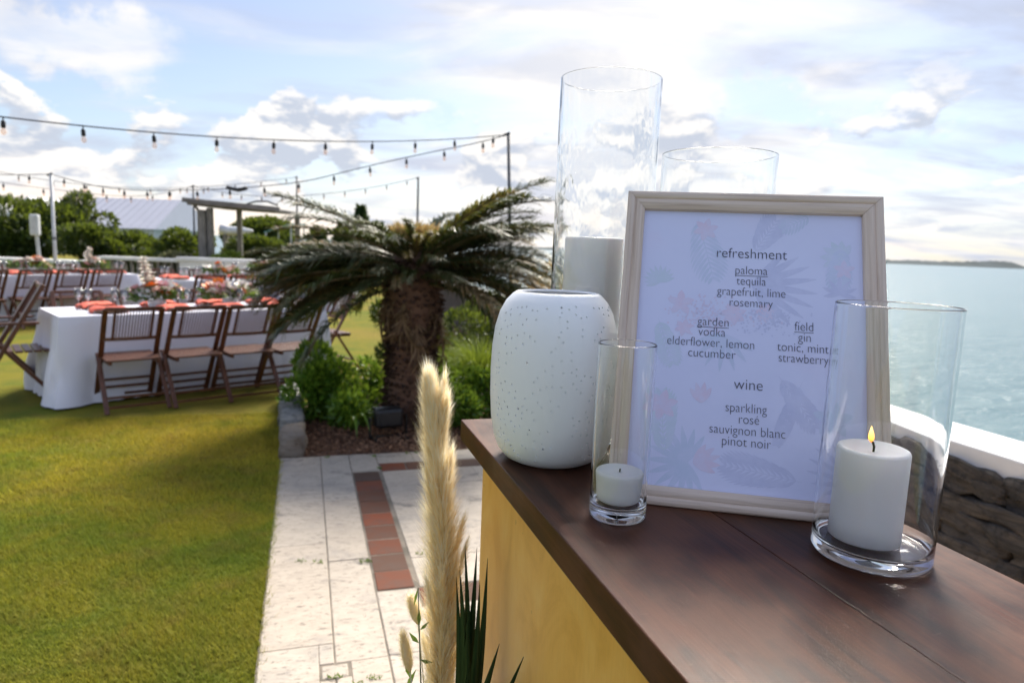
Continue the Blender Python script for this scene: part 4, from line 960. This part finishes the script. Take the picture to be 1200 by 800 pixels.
def napkin_proto(seed):
    rows, cols = 10, 5; vs = []; fs = []
    for s_ in (0, 1):
        for i in range(rows):
            for j in range(cols):
                x = (j / (cols - 1) - .5) * (.15 + .05 * math.sin(i * .8 + seed)); y = (i / (rows - 1) - .5) * .30
                zz = .036 + .022 * (1 - s_) * (1 - abs(j - 2) / 3) + .018 * mn.noise(Vector((i * .5, j * .9, seed))) * (1 if s_ == 0 else .3) - (.022 if i in (0, rows - 1) else 0)
                vs.append((x, y, max(zz, .006) if s_ == 0 else max(zz - .012, .003)))
    n1 = rows * cols
    for i in range(rows - 1):
        for j in range(cols - 1): a = i * cols + j; fs += [(a, a + 1, a + cols + 1, a + cols), (n1 + a, n1 + a + cols, n1 + a + cols + 1, n1 + a + 1)]
    for i in range(rows - 1):
        for j in (0, cols - 1): a = i * cols + j; fs.append((a, a + cols, n1 + a + cols, n1 + a))
    o = MB().add(vs, fs).build('napkin', 'coral_linen', None, True); return o
def bloom(mb, c, r, n, kind=0):
    """a flower: rings of cupped petals"""
    c = Vector(c)
    for ring, (k, el, ln) in enumerate(((5, .2, 1.0), (5, .75, .8), (4, 1.15, .6)) if kind == 0 else ((6, .35, 1.1), (3, 1.0, .7))):
        for i in range(k):
            a = i * 2 * PI / k + ring * .5 + n; d = Vector((math.cos(a) * math.cos(el), math.sin(a) * math.cos(el), math.sin(el))); s = Vector((-math.sin(a), math.cos(a), 0)); up_ = d.cross(s) * -1
            p1 = c + d * r * ln * .55; p2 = c + d * r * ln + up_ * r * .15; w_ = r * .42
            mb.add([c, p1 - s * w_ + up_ * r * .12, p2 - s * w_ * .5, p2 + s * w_ * .5, p1 + s * w_ + up_ * r * .12], [(0, 1, 2, 3, 4)])
def bouquet(label, x, y, zt, rz, n_, wide, spray=0.0, seed=0, group='floral centrepieces on the tables'):
    rb = random.Random(seed); t = thing('floral_centrepiece', label, 'flowers', (x, y, zt), rz, group); t.scale = (S, S, S)
    MB().lathe([(.0004, 0), (.05, .0), (.075, .03), (.085, .075), (.080, .09), (.072, .09), (.0004, .07)], 24).build('bowl', 'plate_china', t, True)
    cols_ = ['petal_white', 'petal_blush', 'petal_orange', 'petal_white', 'petal_pink', 'petal_blush', 'petal_white']
    for i in range(n_):
        a = rb.uniform(0, 2 * PI); q = rb.random() ** .5; p = (math.cos(a) * wide * q, math.sin(a) * .11 * q, .14 + rb.uniform(0, .13) * (1.3 - q)); m = MB(); r = rb.uniform(.055, .085)
        bloom(m, (0, 0, 0), r, a, rb.choice((0, 0, 1))); o = m.build('flower', cols_[i % 7], t, loc=p); o.rotation_euler = (rb.uniform(-.7, .7), rb.uniform(-.7, .7), 0)
    if spray:
        m = MB()
        for i in range(9): q = i / 8; bloom(m, (-.06 - .05 * q + rb.uniform(-.03, .03), .0, .20 + spray * q), .085 * (1.1 - .5 * q), i, 1)
        m.build('orchid_spray', 'petal_white', t); m = MB(); m.tube([(0, 0, .05), (-.06, 0, .18), (-.11, 0, .16 + spray)], .004, 5); m.build('spray_stem', 'palm_stem', t)
    a = rng.uniform(0, 2 * PI, 260); q = rng.uniform(0, 1, 260) ** .5; P = np.stack([np.cos(a) * q * wide * 1.05, np.sin(a) * q * .12, .08 + rng.uniform(0, .10, 260)], 1); D = np.stack([np.cos(a), np.sin(a) * .7, rng.uniform(-.2, .9, 260)], 1)
    V, F = leaves(P, D, rng.uniform(.05, .10, 260), rng.uniform(.02, .035, 260)); tag(raw('foliage', V, F, 'bouquet_green', t), kind='stuff')
    m = MB()
    for i in range(4): bloom(m, (rb.uniform(-1, 1) * wide, -.1, .05), .04, i, 0)
    return t
def hanger(root, x, y, zt, rz, label, group):
    o = dup(root, (x, y, zt), rz, label, group); o.scale = (S, S, S); return o
gp, pp, nps = glass_proto(), plate_proto(), [napkin_proto(i) for i in range(3)]
tag(nps[0], None, 'napkin')
protos = [gp, pp] + nps
def table(name, corner, deg, L, Wd, front, back, settings, tname):
    """corner: the front left corner; along: u, away: n"""
    a = R(deg); ux, uy = math.cos(a), math.sin(a); nx, ny = -uy, ux; cx, cy_ = corner
    def P(al, pe): return cx + ux * al * S + nx * pe * S, cy_ + uy * al * S + ny * pe * S
    t = thing('banquet_table', 'folding banquet table hidden under the white cloth of the ' + tname, 'table', (cx, cy_, 0), a, 'banquet tables under white cloths'); t.scale = (S, S, S)
    MB().box((L / 2, Wd / 2, .745), (L - .01, Wd - .01, .028)).build('tabletop', 'white_paint', t)
    for lx in (.15, L - .15):
        for ly in (.08, Wd - .08): MB().tube([(lx, ly, 0), (lx, ly, .73)], .014, 8).build('leg', 'pole_metal', t)
    c = cloth_mesh(L, Wd, .765, len(name)).build('tablecloth', 'table_linen', None, True, loc=(cx, cy_, 0)); c.rotation_euler = (0, 0, a); c.scale = (S, S, S); smooth_by_angle(c, 50)
    tag(c, 'white floor length cloth over the ' + tname, 'tablecloth')
    zt = .768 * S
    for i, (al, off) in enumerate(front): x, y = P(al, -off); chair(x, y, a, CL[tname][0][i])
    for i, (al, off) in enumerate(back): x, y = P(al, Wd + off); chair(x, y, a + PI, CL[tname][1][i])
    for i, al in enumerate(settings):
        for side in (0, 1):
            pe = .21 if side == 0 else Wd - .21; rz = a + (0 if side == 0 else PI); x, y = P(al, pe); sd = 'near' if side == 0 else 'far'
            tn = tname.replace(' by the white wall', ''); k = len(settings); od = 'leftmost' if i == 0 else 'rightmost' if i == k - 1 else ('second', 'third', 'fourth')[i - 1] + ' from left'
            hanger(pp, x, y, zt, rz, 'white plate on charger, %s on the %s side of the %s' % (od, sd, tn), 'plates set on the ' + tn)
            o = nps[(i + side) % 3].copy(); col.objects.link(o); o.location = (x, y, zt); o.rotation_euler = (0, 0, rz + PI / 2 + random.uniform(-.3, .3)); o.scale = (S, S, S)
            tag(o, 'coral folded napkin, %s on the %s side of the %s' % (od, sd, tn), 'napkin', 'coral napkins on the ' + tn)
            for q, (dx, dy) in enumerate(((.16, .10), (.10, .17))):
                x2, y2 = P(al + (dx if side == 0 else -dx), pe + (dy if side == 0 else -dy)); hanger(gp, x2, y2, zt, rz, '%s stemmed glass, %s on the %s side of the %s' % (('outer', 'inner')[q], od, sd, tn), 'stemmed glasses on the ' + tn)
    return P, a, zt
NT_, BT, CT, DT = 'nearest table', 'far left table', 'middle back table', 'farthest table by the white wall'
CL = {NT_: ([s + ' on the near side of the nearest table' for s in ('leftmost slat back folding chair', 'second folding chair from the left', 'third folding chair from the left', 'rightmost folding chair')],
            [s + ' on the far side of the nearest table' for s in ('leftmost folding chair', 'second folding chair from the left', 'third folding chair from the left', 'rightmost folding chair')]),
      BT: ([s + ' on the near side of the far left table' for s in ('leftmost folding chair', 'second folding chair from the left', 'third folding chair from the left', 'rightmost folding chair')],
           [s + ' on the far side of the far left table' for s in ('leftmost folding chair', 'middle folding chair', 'rightmost folding chair')]),
      CT: ([s + ' on the near side of the middle back table' for s in ('leftmost folding chair', 'second folding chair from the left', 'third folding chair from the left', 'rightmost folding chair')],
           [s + ' on the far side of the middle back table' for s in ('leftmost folding chair', 'middle folding chair', 'rightmost folding chair')]),
      DT: ([s + ' on the near side of the farthest table' for s in ('leftmost folding chair', 'middle folding chair', 'rightmost folding chair')], [])}
PA, aA, zt = table('nearest', (-3.50, 5.23), 44, 2.47, .86, [(.45, .27), (.95, .33), (1.42, .38), (1.86, .42)], [(.40, .24), (.95, .26), (1.5, .24), (2.05, .24)], [.42, .98, 1.5, 2.05], NT_)
x, y = PA(2.47 + .26, .43); chair(x, y, aA + PI / 2, 'folding chair at the right end of the nearest table beside the palm')
x, y = PA(.90, .45); bouquet('centrepiece with a tall white orchid spray on the left of the nearest table', x, y, zt, aA, 24, .22, .28, 1)
x, y = PA(1.62, .45); bouquet('low orange and blush centrepiece on the right of the nearest table', x, y, zt, aA, 24, .26, 0, 2)
PB, aB, _ = table('far_left_one', (-7.28, 9.11), 57, 2.47, .80, [(.10, .20), (.68, .22), (1.22, .22), (1.76, .22)], [(.4, .25), (1.1, .25), (1.8, .25)], [.2, .72, 1.25, 1.8, 2.2], BT)
x, y = PB(1.95, .40); bouquet('pink and white centrepiece with raised lily on the far left table', x, y, zt, aB, 12, .2, .22, 3)
x, y = PB(.95, .40); bouquet('low white and green centrepiece on the far left table', x, y, zt, aB, 16, .3, 0, 4)
PC, aC, _ = table('middle', (-5.04, 9.70), 44, 2.47, .80, [(.62, .24), (1.15, .24), (1.66, .24), (2.15, .24)], [(.4, .3), (1.1, .3), (1.8, .3)], [.35, .9, 1.45, 2.0], CT)
x, y = PC(1.1, .40); bouquet('tall pink and lime centrepiece on the middle back table', x, y, zt, aC, 18, .28, 0, 5)
PD, aD, _ = table('farthest_table', (-5.6, 12.4), 20, 2.47, .80, [(.4, .24), (1.1, .24), (1.8, .24)], [], [.4, 1.1, 1.8], DT)
x, y = PD(1.1, .4); bouquet('blush centrepiece on the farthest table by the white wall', x, y, zt, aD, 14, .3, 0, 6)
for o in protos:
    for c in list(o.children): bpy.data.objects.remove(c)
    bpy.data.objects.remove(o)
# folding armchair at the left edge
ac = thing('folding_armchair', 'dark wooden folding armchair cut off by the left edge of view', 'chair', (-4.00, 5.42, 0), R(130))
for s in (-1, 1):
    MB().bar((s * .215, .32, 0), (s * .215, -.19, .93), .030, .085, (1, 0, 0), .004).build('back_post', 'chair_wood', ac)
    MB().bar((s * .190, -.26, 0), (s * .190, .26, .64), .028, .080, (1, 0, 0), .004).build('rear_leg', 'chair_wood', ac)
    MB().box((s * .24, .07, .63), (.045, .44, .018), bev=.004).build('armrest', 'chair_wood', ac)
for i in range(7): MB().box((0, -.20 + i * .062, .40), (.40, .052, .018), bev=.003).build('seat_slat', 'chair_wood', ac)
MB().box((0, -.185, .90), (.45, .024, .05), bev=.004).build('top_rail', 'chair_wood', ac); MB().box((0, -.06, .66), (.42, .020, .04), bev=.004).build('lower_rail', 'chair_wood', ac)
m = MB()
for i in range(13): x = -.18 + i * .03; m.tube([(x, -.06, .66), (x, -.185, .90)], .005, 5)
tag(m.build('bamboo_rods', 'chair_wood', ac), kind='stuff')
for yy, zz in ((.27, .08), (-.22, .06)): MB().bar((-.2, yy, zz), (.2, yy, zz), .018, .024).build('stretcher', 'chair_wood', ac)

# ================================================================== BACKGROUND
wl = thing('terrace_wall', 'low white terrace wall behind the right hand tables', 'wall', (-5.2, 14.6, 0)); MB().box((0, 0, .40), (3.8, .22, .80), bev=.01).build('wall_panel', 'white_render', wl); MB().box((0, 0, .84), (3.9, .32, .08), bev=.01).build('coping', 'white_render', wl)
wl = thing('terrace_wall', 'low white terrace wall below the big tree at far left', 'wall', (-11.6, 14.6, 0)); MB().box((0, 0, .32), (5.4, .22, .64), bev=.01).build('wall_panel', 'white_render', wl); MB().box((0, 0, .68), (5.5, .34, .08), bev=.01).build('coping', 'white_render', wl)
bl = thing('balustrade', 'white topped balustrade with dark gaps between the two terrace walls', 'balustrade', (-7.95, 14.6, 0)); MB().box((0, 0, .80), (1.7, .24, .07), bev=.01).build('top_rail', 'white_render', bl); MB().box((0, 0, .08), (1.7, .24, .16)).build('base_rail', 'white_render', bl)
for i in range(12): MB().box((-.78 + i * .142, 0, .46), (.045, .07, .62)).build('baluster', 'grey_wood', bl)
def tree(name, label, loc, rad, zc, n, L, m, trunk_r=.09, lobes=10, group='trees and bushes beyond the tables', cat='tree'):
    t = thing(name, label, cat, loc, 0, group); V, F = foliage_blob((0, 0, zc), rad, n, L, L * .5, lobes=lobes, up=.3); tag(raw('crown', V, F, m, t), kind='stuff')
    mb = MB(); mb.tube([(0, 0, -.1), (.03, 0, zc * .45), (-.03, .05, zc * .9)], [trunk_r, trunk_r * .8, trunk_r * .5], 8); mb.build('trunk', 'bark', t, True); mb = MB()
    for i in range(7): a = i * .9; mb.tube([(0, 0, zc * .4), (math.cos(a) * rad[0] * .35, math.sin(a) * rad[1] * .35, zc * .8), (math.cos(a) * rad[0] * .7, math.sin(a) * rad[1] * .7, zc + rad[2] * random.uniform(-.1, .5))], [trunk_r * .6, trunk_r * .4, .01], 6)
    mb.build('limbs', 'bark', t, True); return t
tree('broadleaf_tree', 'largest spreading green tree at far left behind the white pole', (-14.0, 19, 0), (1.35, 1.3, 1.05), 1.25, 15000, .15, 'hedge_leaf')
tree('broadleaf_tree', 'looser light crowned tree just right of the white pole', (-13.0, 20.5, 0), (.7, .7, .62), 1.75, 2600, .15, 'hedge_leaf', lobes=8)
tree('broadleaf_tree', 'dense rounded green bush in front of the pale roofed house', (-11.1, 19, 0), (1.05, 1.0, .66), .85, 13000, .14, 'hedge_leaf')
tree('broadleaf_tree', 'dark bush under the right edge of the pale roof', (-9.5, 18.5, 0), (.7, .7, .52), .70, 6500, .13, 'hedge_leaf')
tree('broadleaf_tree', 'mid green bush just left of the stone pillar', (-8.55, 18, 0), (.6, .7, .55), .75, 6000, .13, 'hedge_leaf')
tree('broadleaf_tree', 'dark rounded hedge between the pillar and the palm', (-7.3, 20, 0), (1.2, 1.0, .50), .75, 11000, .14, 'hedge_leaf')
tree('broadleaf_tree', 'low dark hedge behind the left palm fronds', (-5.6, 21, 0), (1.3, 1.0, .55), .7, 9000, .14, 'hedge_leaf')
tree('broadleaf_tree', 'bright yellow green bush at the foot of the stone pillar', (-6.45, 15.4, 0), (.50, .4, .40), .62, 2500, .10, 'yellow_hedge_leaf', .03, 5)
tree('broadleaf_tree', 'grey green low shrub left of the stone pillar base', (-7.55, 15.6, 0), (.8, .5, .45), .5, 4500, .10, 'dry_hedge_leaf', .03, 6)
tree('broadleaf_tree', 'far green wooded bank under the pergola roof', (-15.8, 42, 0), (2.2, 2, .85), 1.3, 9000, .30, 'hedge_leaf')
def conifer(label, x, y, h, r, n):
    t = thing('conifer_tree', label, 'tree', (x, y, 0), 0, 'conifers far behind the palm'); MB().tube([(0, 0, 0), (0, 0, h)], [.10, .02], 6).build('trunk', 'bark', t)
    tt = rng.uniform(.05, 1, n) ** .8; a = rng.uniform(0, 2 * PI, n); rr_ = r * (1 - tt) * (.5 + .5 * np.abs(np.sin(a * 2.5 + tt * 20))); P = np.stack([rr_ * np.cos(a), rr_ * np.sin(a), tt * h], 1); D = np.stack([np.cos(a), np.sin(a), rng.uniform(.2, 1.2, n)], 1)
    V, F = leaves(P, D, rng.uniform(.15, .35, n), rng.uniform(.05, .1, n)); tag(raw('crown', V, F, 'conifer_leaf', t), kind='stuff')
for lab, px, h, r in (('tallest pointed conifer above the palm crown', 420, 2.75, .75), ('small conifer left of the tallest one', 400, 2.05, .9), ('small conifer right of the tallest one', 440, 2.1, .8), ('conifer tip just left of the palm centre', 462, 1.95, .7), ('conifer tip behind the palm centre', 480, 1.95, .7), ('low conifer tip behind the left fronds', 370, 1.8, .9)): conifer(lab, (px - 600) / 800 * 30 * 1.0, 30, h, r, 2200)
# house with the pale roof
hs = thing('house', 'distant house with large pale grey white roof', 'house', (-29.8, 55, -1.5), R(-8))
MB().box((0, 0, 1.0), (7.0, 7, 4.4)).build('wall', 'house_wall', hs)
mb = MB(); mb.add([(-3.9, -3.9, 3.1), (3.9, -3.9, 3.1), (3.9, 3.9, 3.1), (-3.9, 3.9, 3.1), (-3.6, -.3, 5.45), (3.7, -.3, 5.45), (3.7, .3, 5.45), (-3.6, .3, 5.45)], [(0, 1, 5, 4), (1, 2, 6, 5), (2, 3, 7, 6), (3, 0, 4, 7), (4, 5, 6, 7), (3, 2, 1, 0)]); rf = mb.build('roof', 'roof_white', hs)
for i in range(12): MB().bar((-3.8 + i * .69, -3.6 + .0, 3.30), (-3.5 + i * .65, -.32, 5.46), .05, .05).build('roof_rib', 'roof_white', rf)
for x in (-2.6, -.9, .9, 2.6):
    f = MB().box((x, -3.53, 1.6), (1.0, .08, 1.2)).build('window', 'white_paint', hs); MB().box((x, -3.58, 1.6), (.84, .03, 1.04)).build('pane', 'window_dark', f)
h2 = thing('house', 'white gabled building end peeking between tree and roof', 'house', (-35.5, 52, -1), R(8)); MB().box((0, 0, 1), (3.6, 4, 3.6)).build('wall', 'house_wall', h2)
MB().add([(-2, -2.2, 2.8), (2, -2.2, 2.8), (0, -2.2, 4.6), (-2, 2.2, 2.8), (2, 2.2, 2.8), (0, 2.2, 4.6)], [(0, 1, 2), (5, 4, 3), (1, 4, 5, 2), (3, 0, 2, 5), (0, 3, 4, 1)]).build('roof', 'white_paint', h2)
# pergola with grey pillar
pg = thing('pergola', 'weathered grey pillar pergola with thin dark roof', 'pergola', (-7.25, 16, 0))
for i, (dx, dy, ww) in enumerate(((0, 0, .17), (.16, .05, .13), (1.6, 1.9, .12), (.1, 1.9, .12))): MB().bar((dx, dy, 0), (dx - .03, dy, 1.93 + .05 * i), ww, ww, bev=.02).build('pillar', 'grey_wood', pg)
MB().box((.72, .9, 2.02), (2.0, 2.2, .06), Matrix.Rotation(R(2), 3, 'Y')).build('roof_board', 'dark_roof', pg)
MB().bar((-.35, -.25, 2.13), (1.85, -.25, 2.0), .07, .10).build('beam', 'dark_roof', pg); MB().bar((-.30, .1, 2.1), (-.1, .1, 1.85), .05, .05).build('brace', 'grey_wood', pg)
MB().tube([(1.0, -.2, 2.06), (1.3, -.2, 2.16), (1.55, -.2, 2.17), (1.8, -.2, 2.09)], .02, 6).build('curved_bracket', 'cable_black', pg)
aw = thing('canvas_awning', 'teal canvas awning beyond the pergola', 'awning', (-9.5, 26, 0)); MB().add([(0, 0, 1.55), (1.0, 0, 1.9), (1.2, 1.4, 1.95), (.0, 1.4, 1.7), (0, 0, 1.52), (1.0, 0, 1.87), (1.2, 1.4, 1.92), (.0, 1.4, 1.67)], [(0, 1, 2, 3), (7, 6, 5, 4), (0, 4, 5, 1), (1, 5, 6, 2), (2, 6, 7, 3), (3, 7, 4, 0)]).build('canvas', 'teal_canvas', aw)
for p in ((.05, .05), (1.0, .05), (.1, 1.3), (1.1, 1.3)): MB().tube([(p[0], p[1], -.1), (p[0], p[1], 1.56 + p[0] * .3)], .03, 6).build('post', 'pole_white', aw)
bo = thing('boat', 'upturned white dinghy hull beyond the pergola', 'boat', (-10.1, 24.5, 0)); MB().tube([(-.45, 0, 1.55), (-.38, 0, 1.57), (-.1, 0, 1.53), (.4, 0, 1.53), (.75, 0, 1.56)], [.05, .20, .17, .15, .04], 12).build('hull', 'white_paint', bo, True)
for dx in (-.2, .4): MB().box((dx, 0, .68), (.08, .4, 1.42)).build('trestle', 'grey_wood', bo)
# PA speaker on a stand
spk = thing('loudspeaker', 'tall slim white loudspeaker raised on a pale stand at far left', 'loudspeaker', (-9.05, 13.0, 0), R(20)); MB().box((-.02, 0, 1.42), (.15, .16, .40), bev=.03).build('cabinet', 'pole_white', spk); MB().tube([(.06, 0, .0), (.0, 0, 1.23)], .035, 8).build('stand', 'pole_white', spk)
MB().box((.06, 0, .02), (.4, .4, .04)).build('base', 'pole_white', spk)

# ---- poles and string lights
def pole(label, x, y, h, r, m, lean=(0, 0)):
    t = thing('light_pole', label, 'pole', (x, y, 0), 0, 'poles carrying the string lights'); MB().tube([(0, 0, -.05), (lean[0], lean[1], h)], [r, r * .8], 8).build('shaft', m, t, True)
    MB().tube([(lean[0] - .06, lean[1], h - .02), (lean[0] + .02, lean[1], h + .015)], .016, 6).build('hook', 'cable_black', t); MB().box((lean[0] * .53, 0, h * .53), (.05, .05, .05)).build('collar', 'cable_black', t); return t
pole('dark leaning pole behind the right palm fronds holding two light strings', .0, 9.25, 2.83, .026, 'pole_metal', (-.155, 0))
pole('dark thin pole above the centre of the palm crown', -2.58, 18, 3.03, .035, 'pole_metal')
pole('thin faint pole left of the palm crown', -6.35, 20, 3.1, .03, 'pole_metal')
pole('pale white painted pole in front of the big left tree', -7.85, 11.7, 2.27, .030, 'pole_white')
pole('short pole rising behind the pergola pillar', -8.4, 18.0, 2.6, .03, 'pole_metal')
def string(label, pts, n_b, first=.0, sc_=1.0, drop=.0):
    """pts: points on the cable; bulbs hang at equal spacing"""
    t = thing('string_lights', label, 'string lights', pts[0]); o0 = Vector(pts[0]); P = [Vector(p) - o0 for p in pts]
    # smooth the cable
    fine_ = []; k = len(P)
    for i in range(k - 1):
        p0, p1, p2, p3 = P[max(i - 1, 0)], P[i], P[i + 1], P[min(i + 2, k - 1)]
        for j in range(8):
            q = j / 8; fine_.append(.5 * ((2 * p1) + (p2 - p0) * q + (2 * p0 - 5 * p1 + 4 * p2 - p3) * q * q + (3 * p1 - p0 - 3 * p2 + p3) * q ** 3))
    fine_.append(P[-1]); MB().tube(fine_, .0065 * sc_, 5).build('cable', 'cable_black', t)
    ln = [0.0]
    for a, b in zip(fine_, fine_[1:]): ln.append(ln[-1] + (b - a).length)
    sk = bu = None
    for i in range(n_b):
        d = first + i * (ln[-1] - first * 2) / max(1, n_b - 1); j = min(range(len(ln)), key=lambda q: abs(ln[q] - d)); j = max(1, min(j, len(ln) - 2)); 
        k0 = j if ln[j] <= d else j - 1; f = (d - ln[k0]) / max(1e-6, ln[k0 + 1] - ln[k0]); p = fine_[k0].lerp(fine_[k0 + 1], f)
        if sk is None:
            sk = MB().tube([(0, 0, .004), (0, 0, -.035)], .006, 6).tube([(0, 0, -.03), (0, 0, -.045), (0, 0, -.10), (0, 0, -.106)], [.010, .021, .021, .012], 10).build('socket', 'cable_black', t, True)
            bu = MB().lathe([(.0004, -.175), (.012, -.172), (.024, -.158), (.028, -.142), (.022, -.120), (.013, -.104)], 12).build('bulb', 'bulb_glass', t, True); a, b = sk, bu
        else: a, b = sk.copy(), bu.copy(); col.objects.link(a); col.objects.link(b); a.parent = b.parent = t
        a.location = p; b.location = p; a.scale = b.scale = (sc_ * .86,) * 3; a.rotation_euler = b.rotation_euler = (random.uniform(-.08, .08), random.uniform(-.08, .08), 0)
    return t
# nearest string: pole behind the palm to a pole beyond the left of view
s1 = []
for i in range(-8, 9): s1.append((-4.37 + .4665 * i, 5.96 + .378 * i, 2.285 + .0068 * i * i))
s1.append((-.155, 9.25, 2.82))
string('nearest string of lights sweeping from the left to the leaning pole', s1, 18, .22)
s2 = [(-.155, 9.25, 2.82), (-.62, 9.33, 2.70), (-1.20, 9.44, 2.58), (-1.79, 9.55, 2.45), (-2.37, 9.66, 2.31), (-2.96, 9.77, 2.17), (-3.54, 9.88, 2.09), (-4.2, 10.0, 2.03), (-4.95, 10.2, 2.00), (-5.7, 10.6, 2.0), (-6.5, 11.0, 2.04), (-7.2, 11.4, 2.14), (-7.85, 11.7, 2.27)]
string('second string of lights sagging from the leaning pole to the white pole', s2, 15, .35)
tag(MB().tube([(-3.86, 9.9, 2.045), (-4.0, 9.95, 2.015), (-4.18, 10.0, 2.05)], .028, 8).build('cable_connector', 'cable_black', None, True), 'dark plug connector taped on the second string of lights', 'connector')
string('far string of lights from the palm crown pole toward the pergola', [(-2.58, 18, 3.03), (-3.6, 17.8, 2.75), (-4.8, 17.7, 2.53), (-6.0, 17.7, 2.40), (-7.2, 17.8, 2.42), (-8.4, 18.0, 2.6)], 11, .3, 1.0)
string('faint far string of lights across the left trees', [(-6.35, 20, 3.1), (-8.0, 19, 2.72), (-9.5, 18, 2.5), (-11.2, 17, 2.5), (-13.5, 16, 2.85)], 12, .3, 1.0)
string('string of lights from the white pole out of view at left', [(-7.85, 11.7, 2.27), (-8.6, 11.3, 2.20), (-9.6, 10.9, 2.25), (-11.0, 10.4, 2.5)], 6, .3)
string('string of lights from the pergola pole past the white pole', [(-8.4, 18, 2.6), (-8.6, 16, 2.2), (-9.0, 14, 2.12), (-9.8, 12, 2.25), (-11, 10, 2.7)], 12, .3)
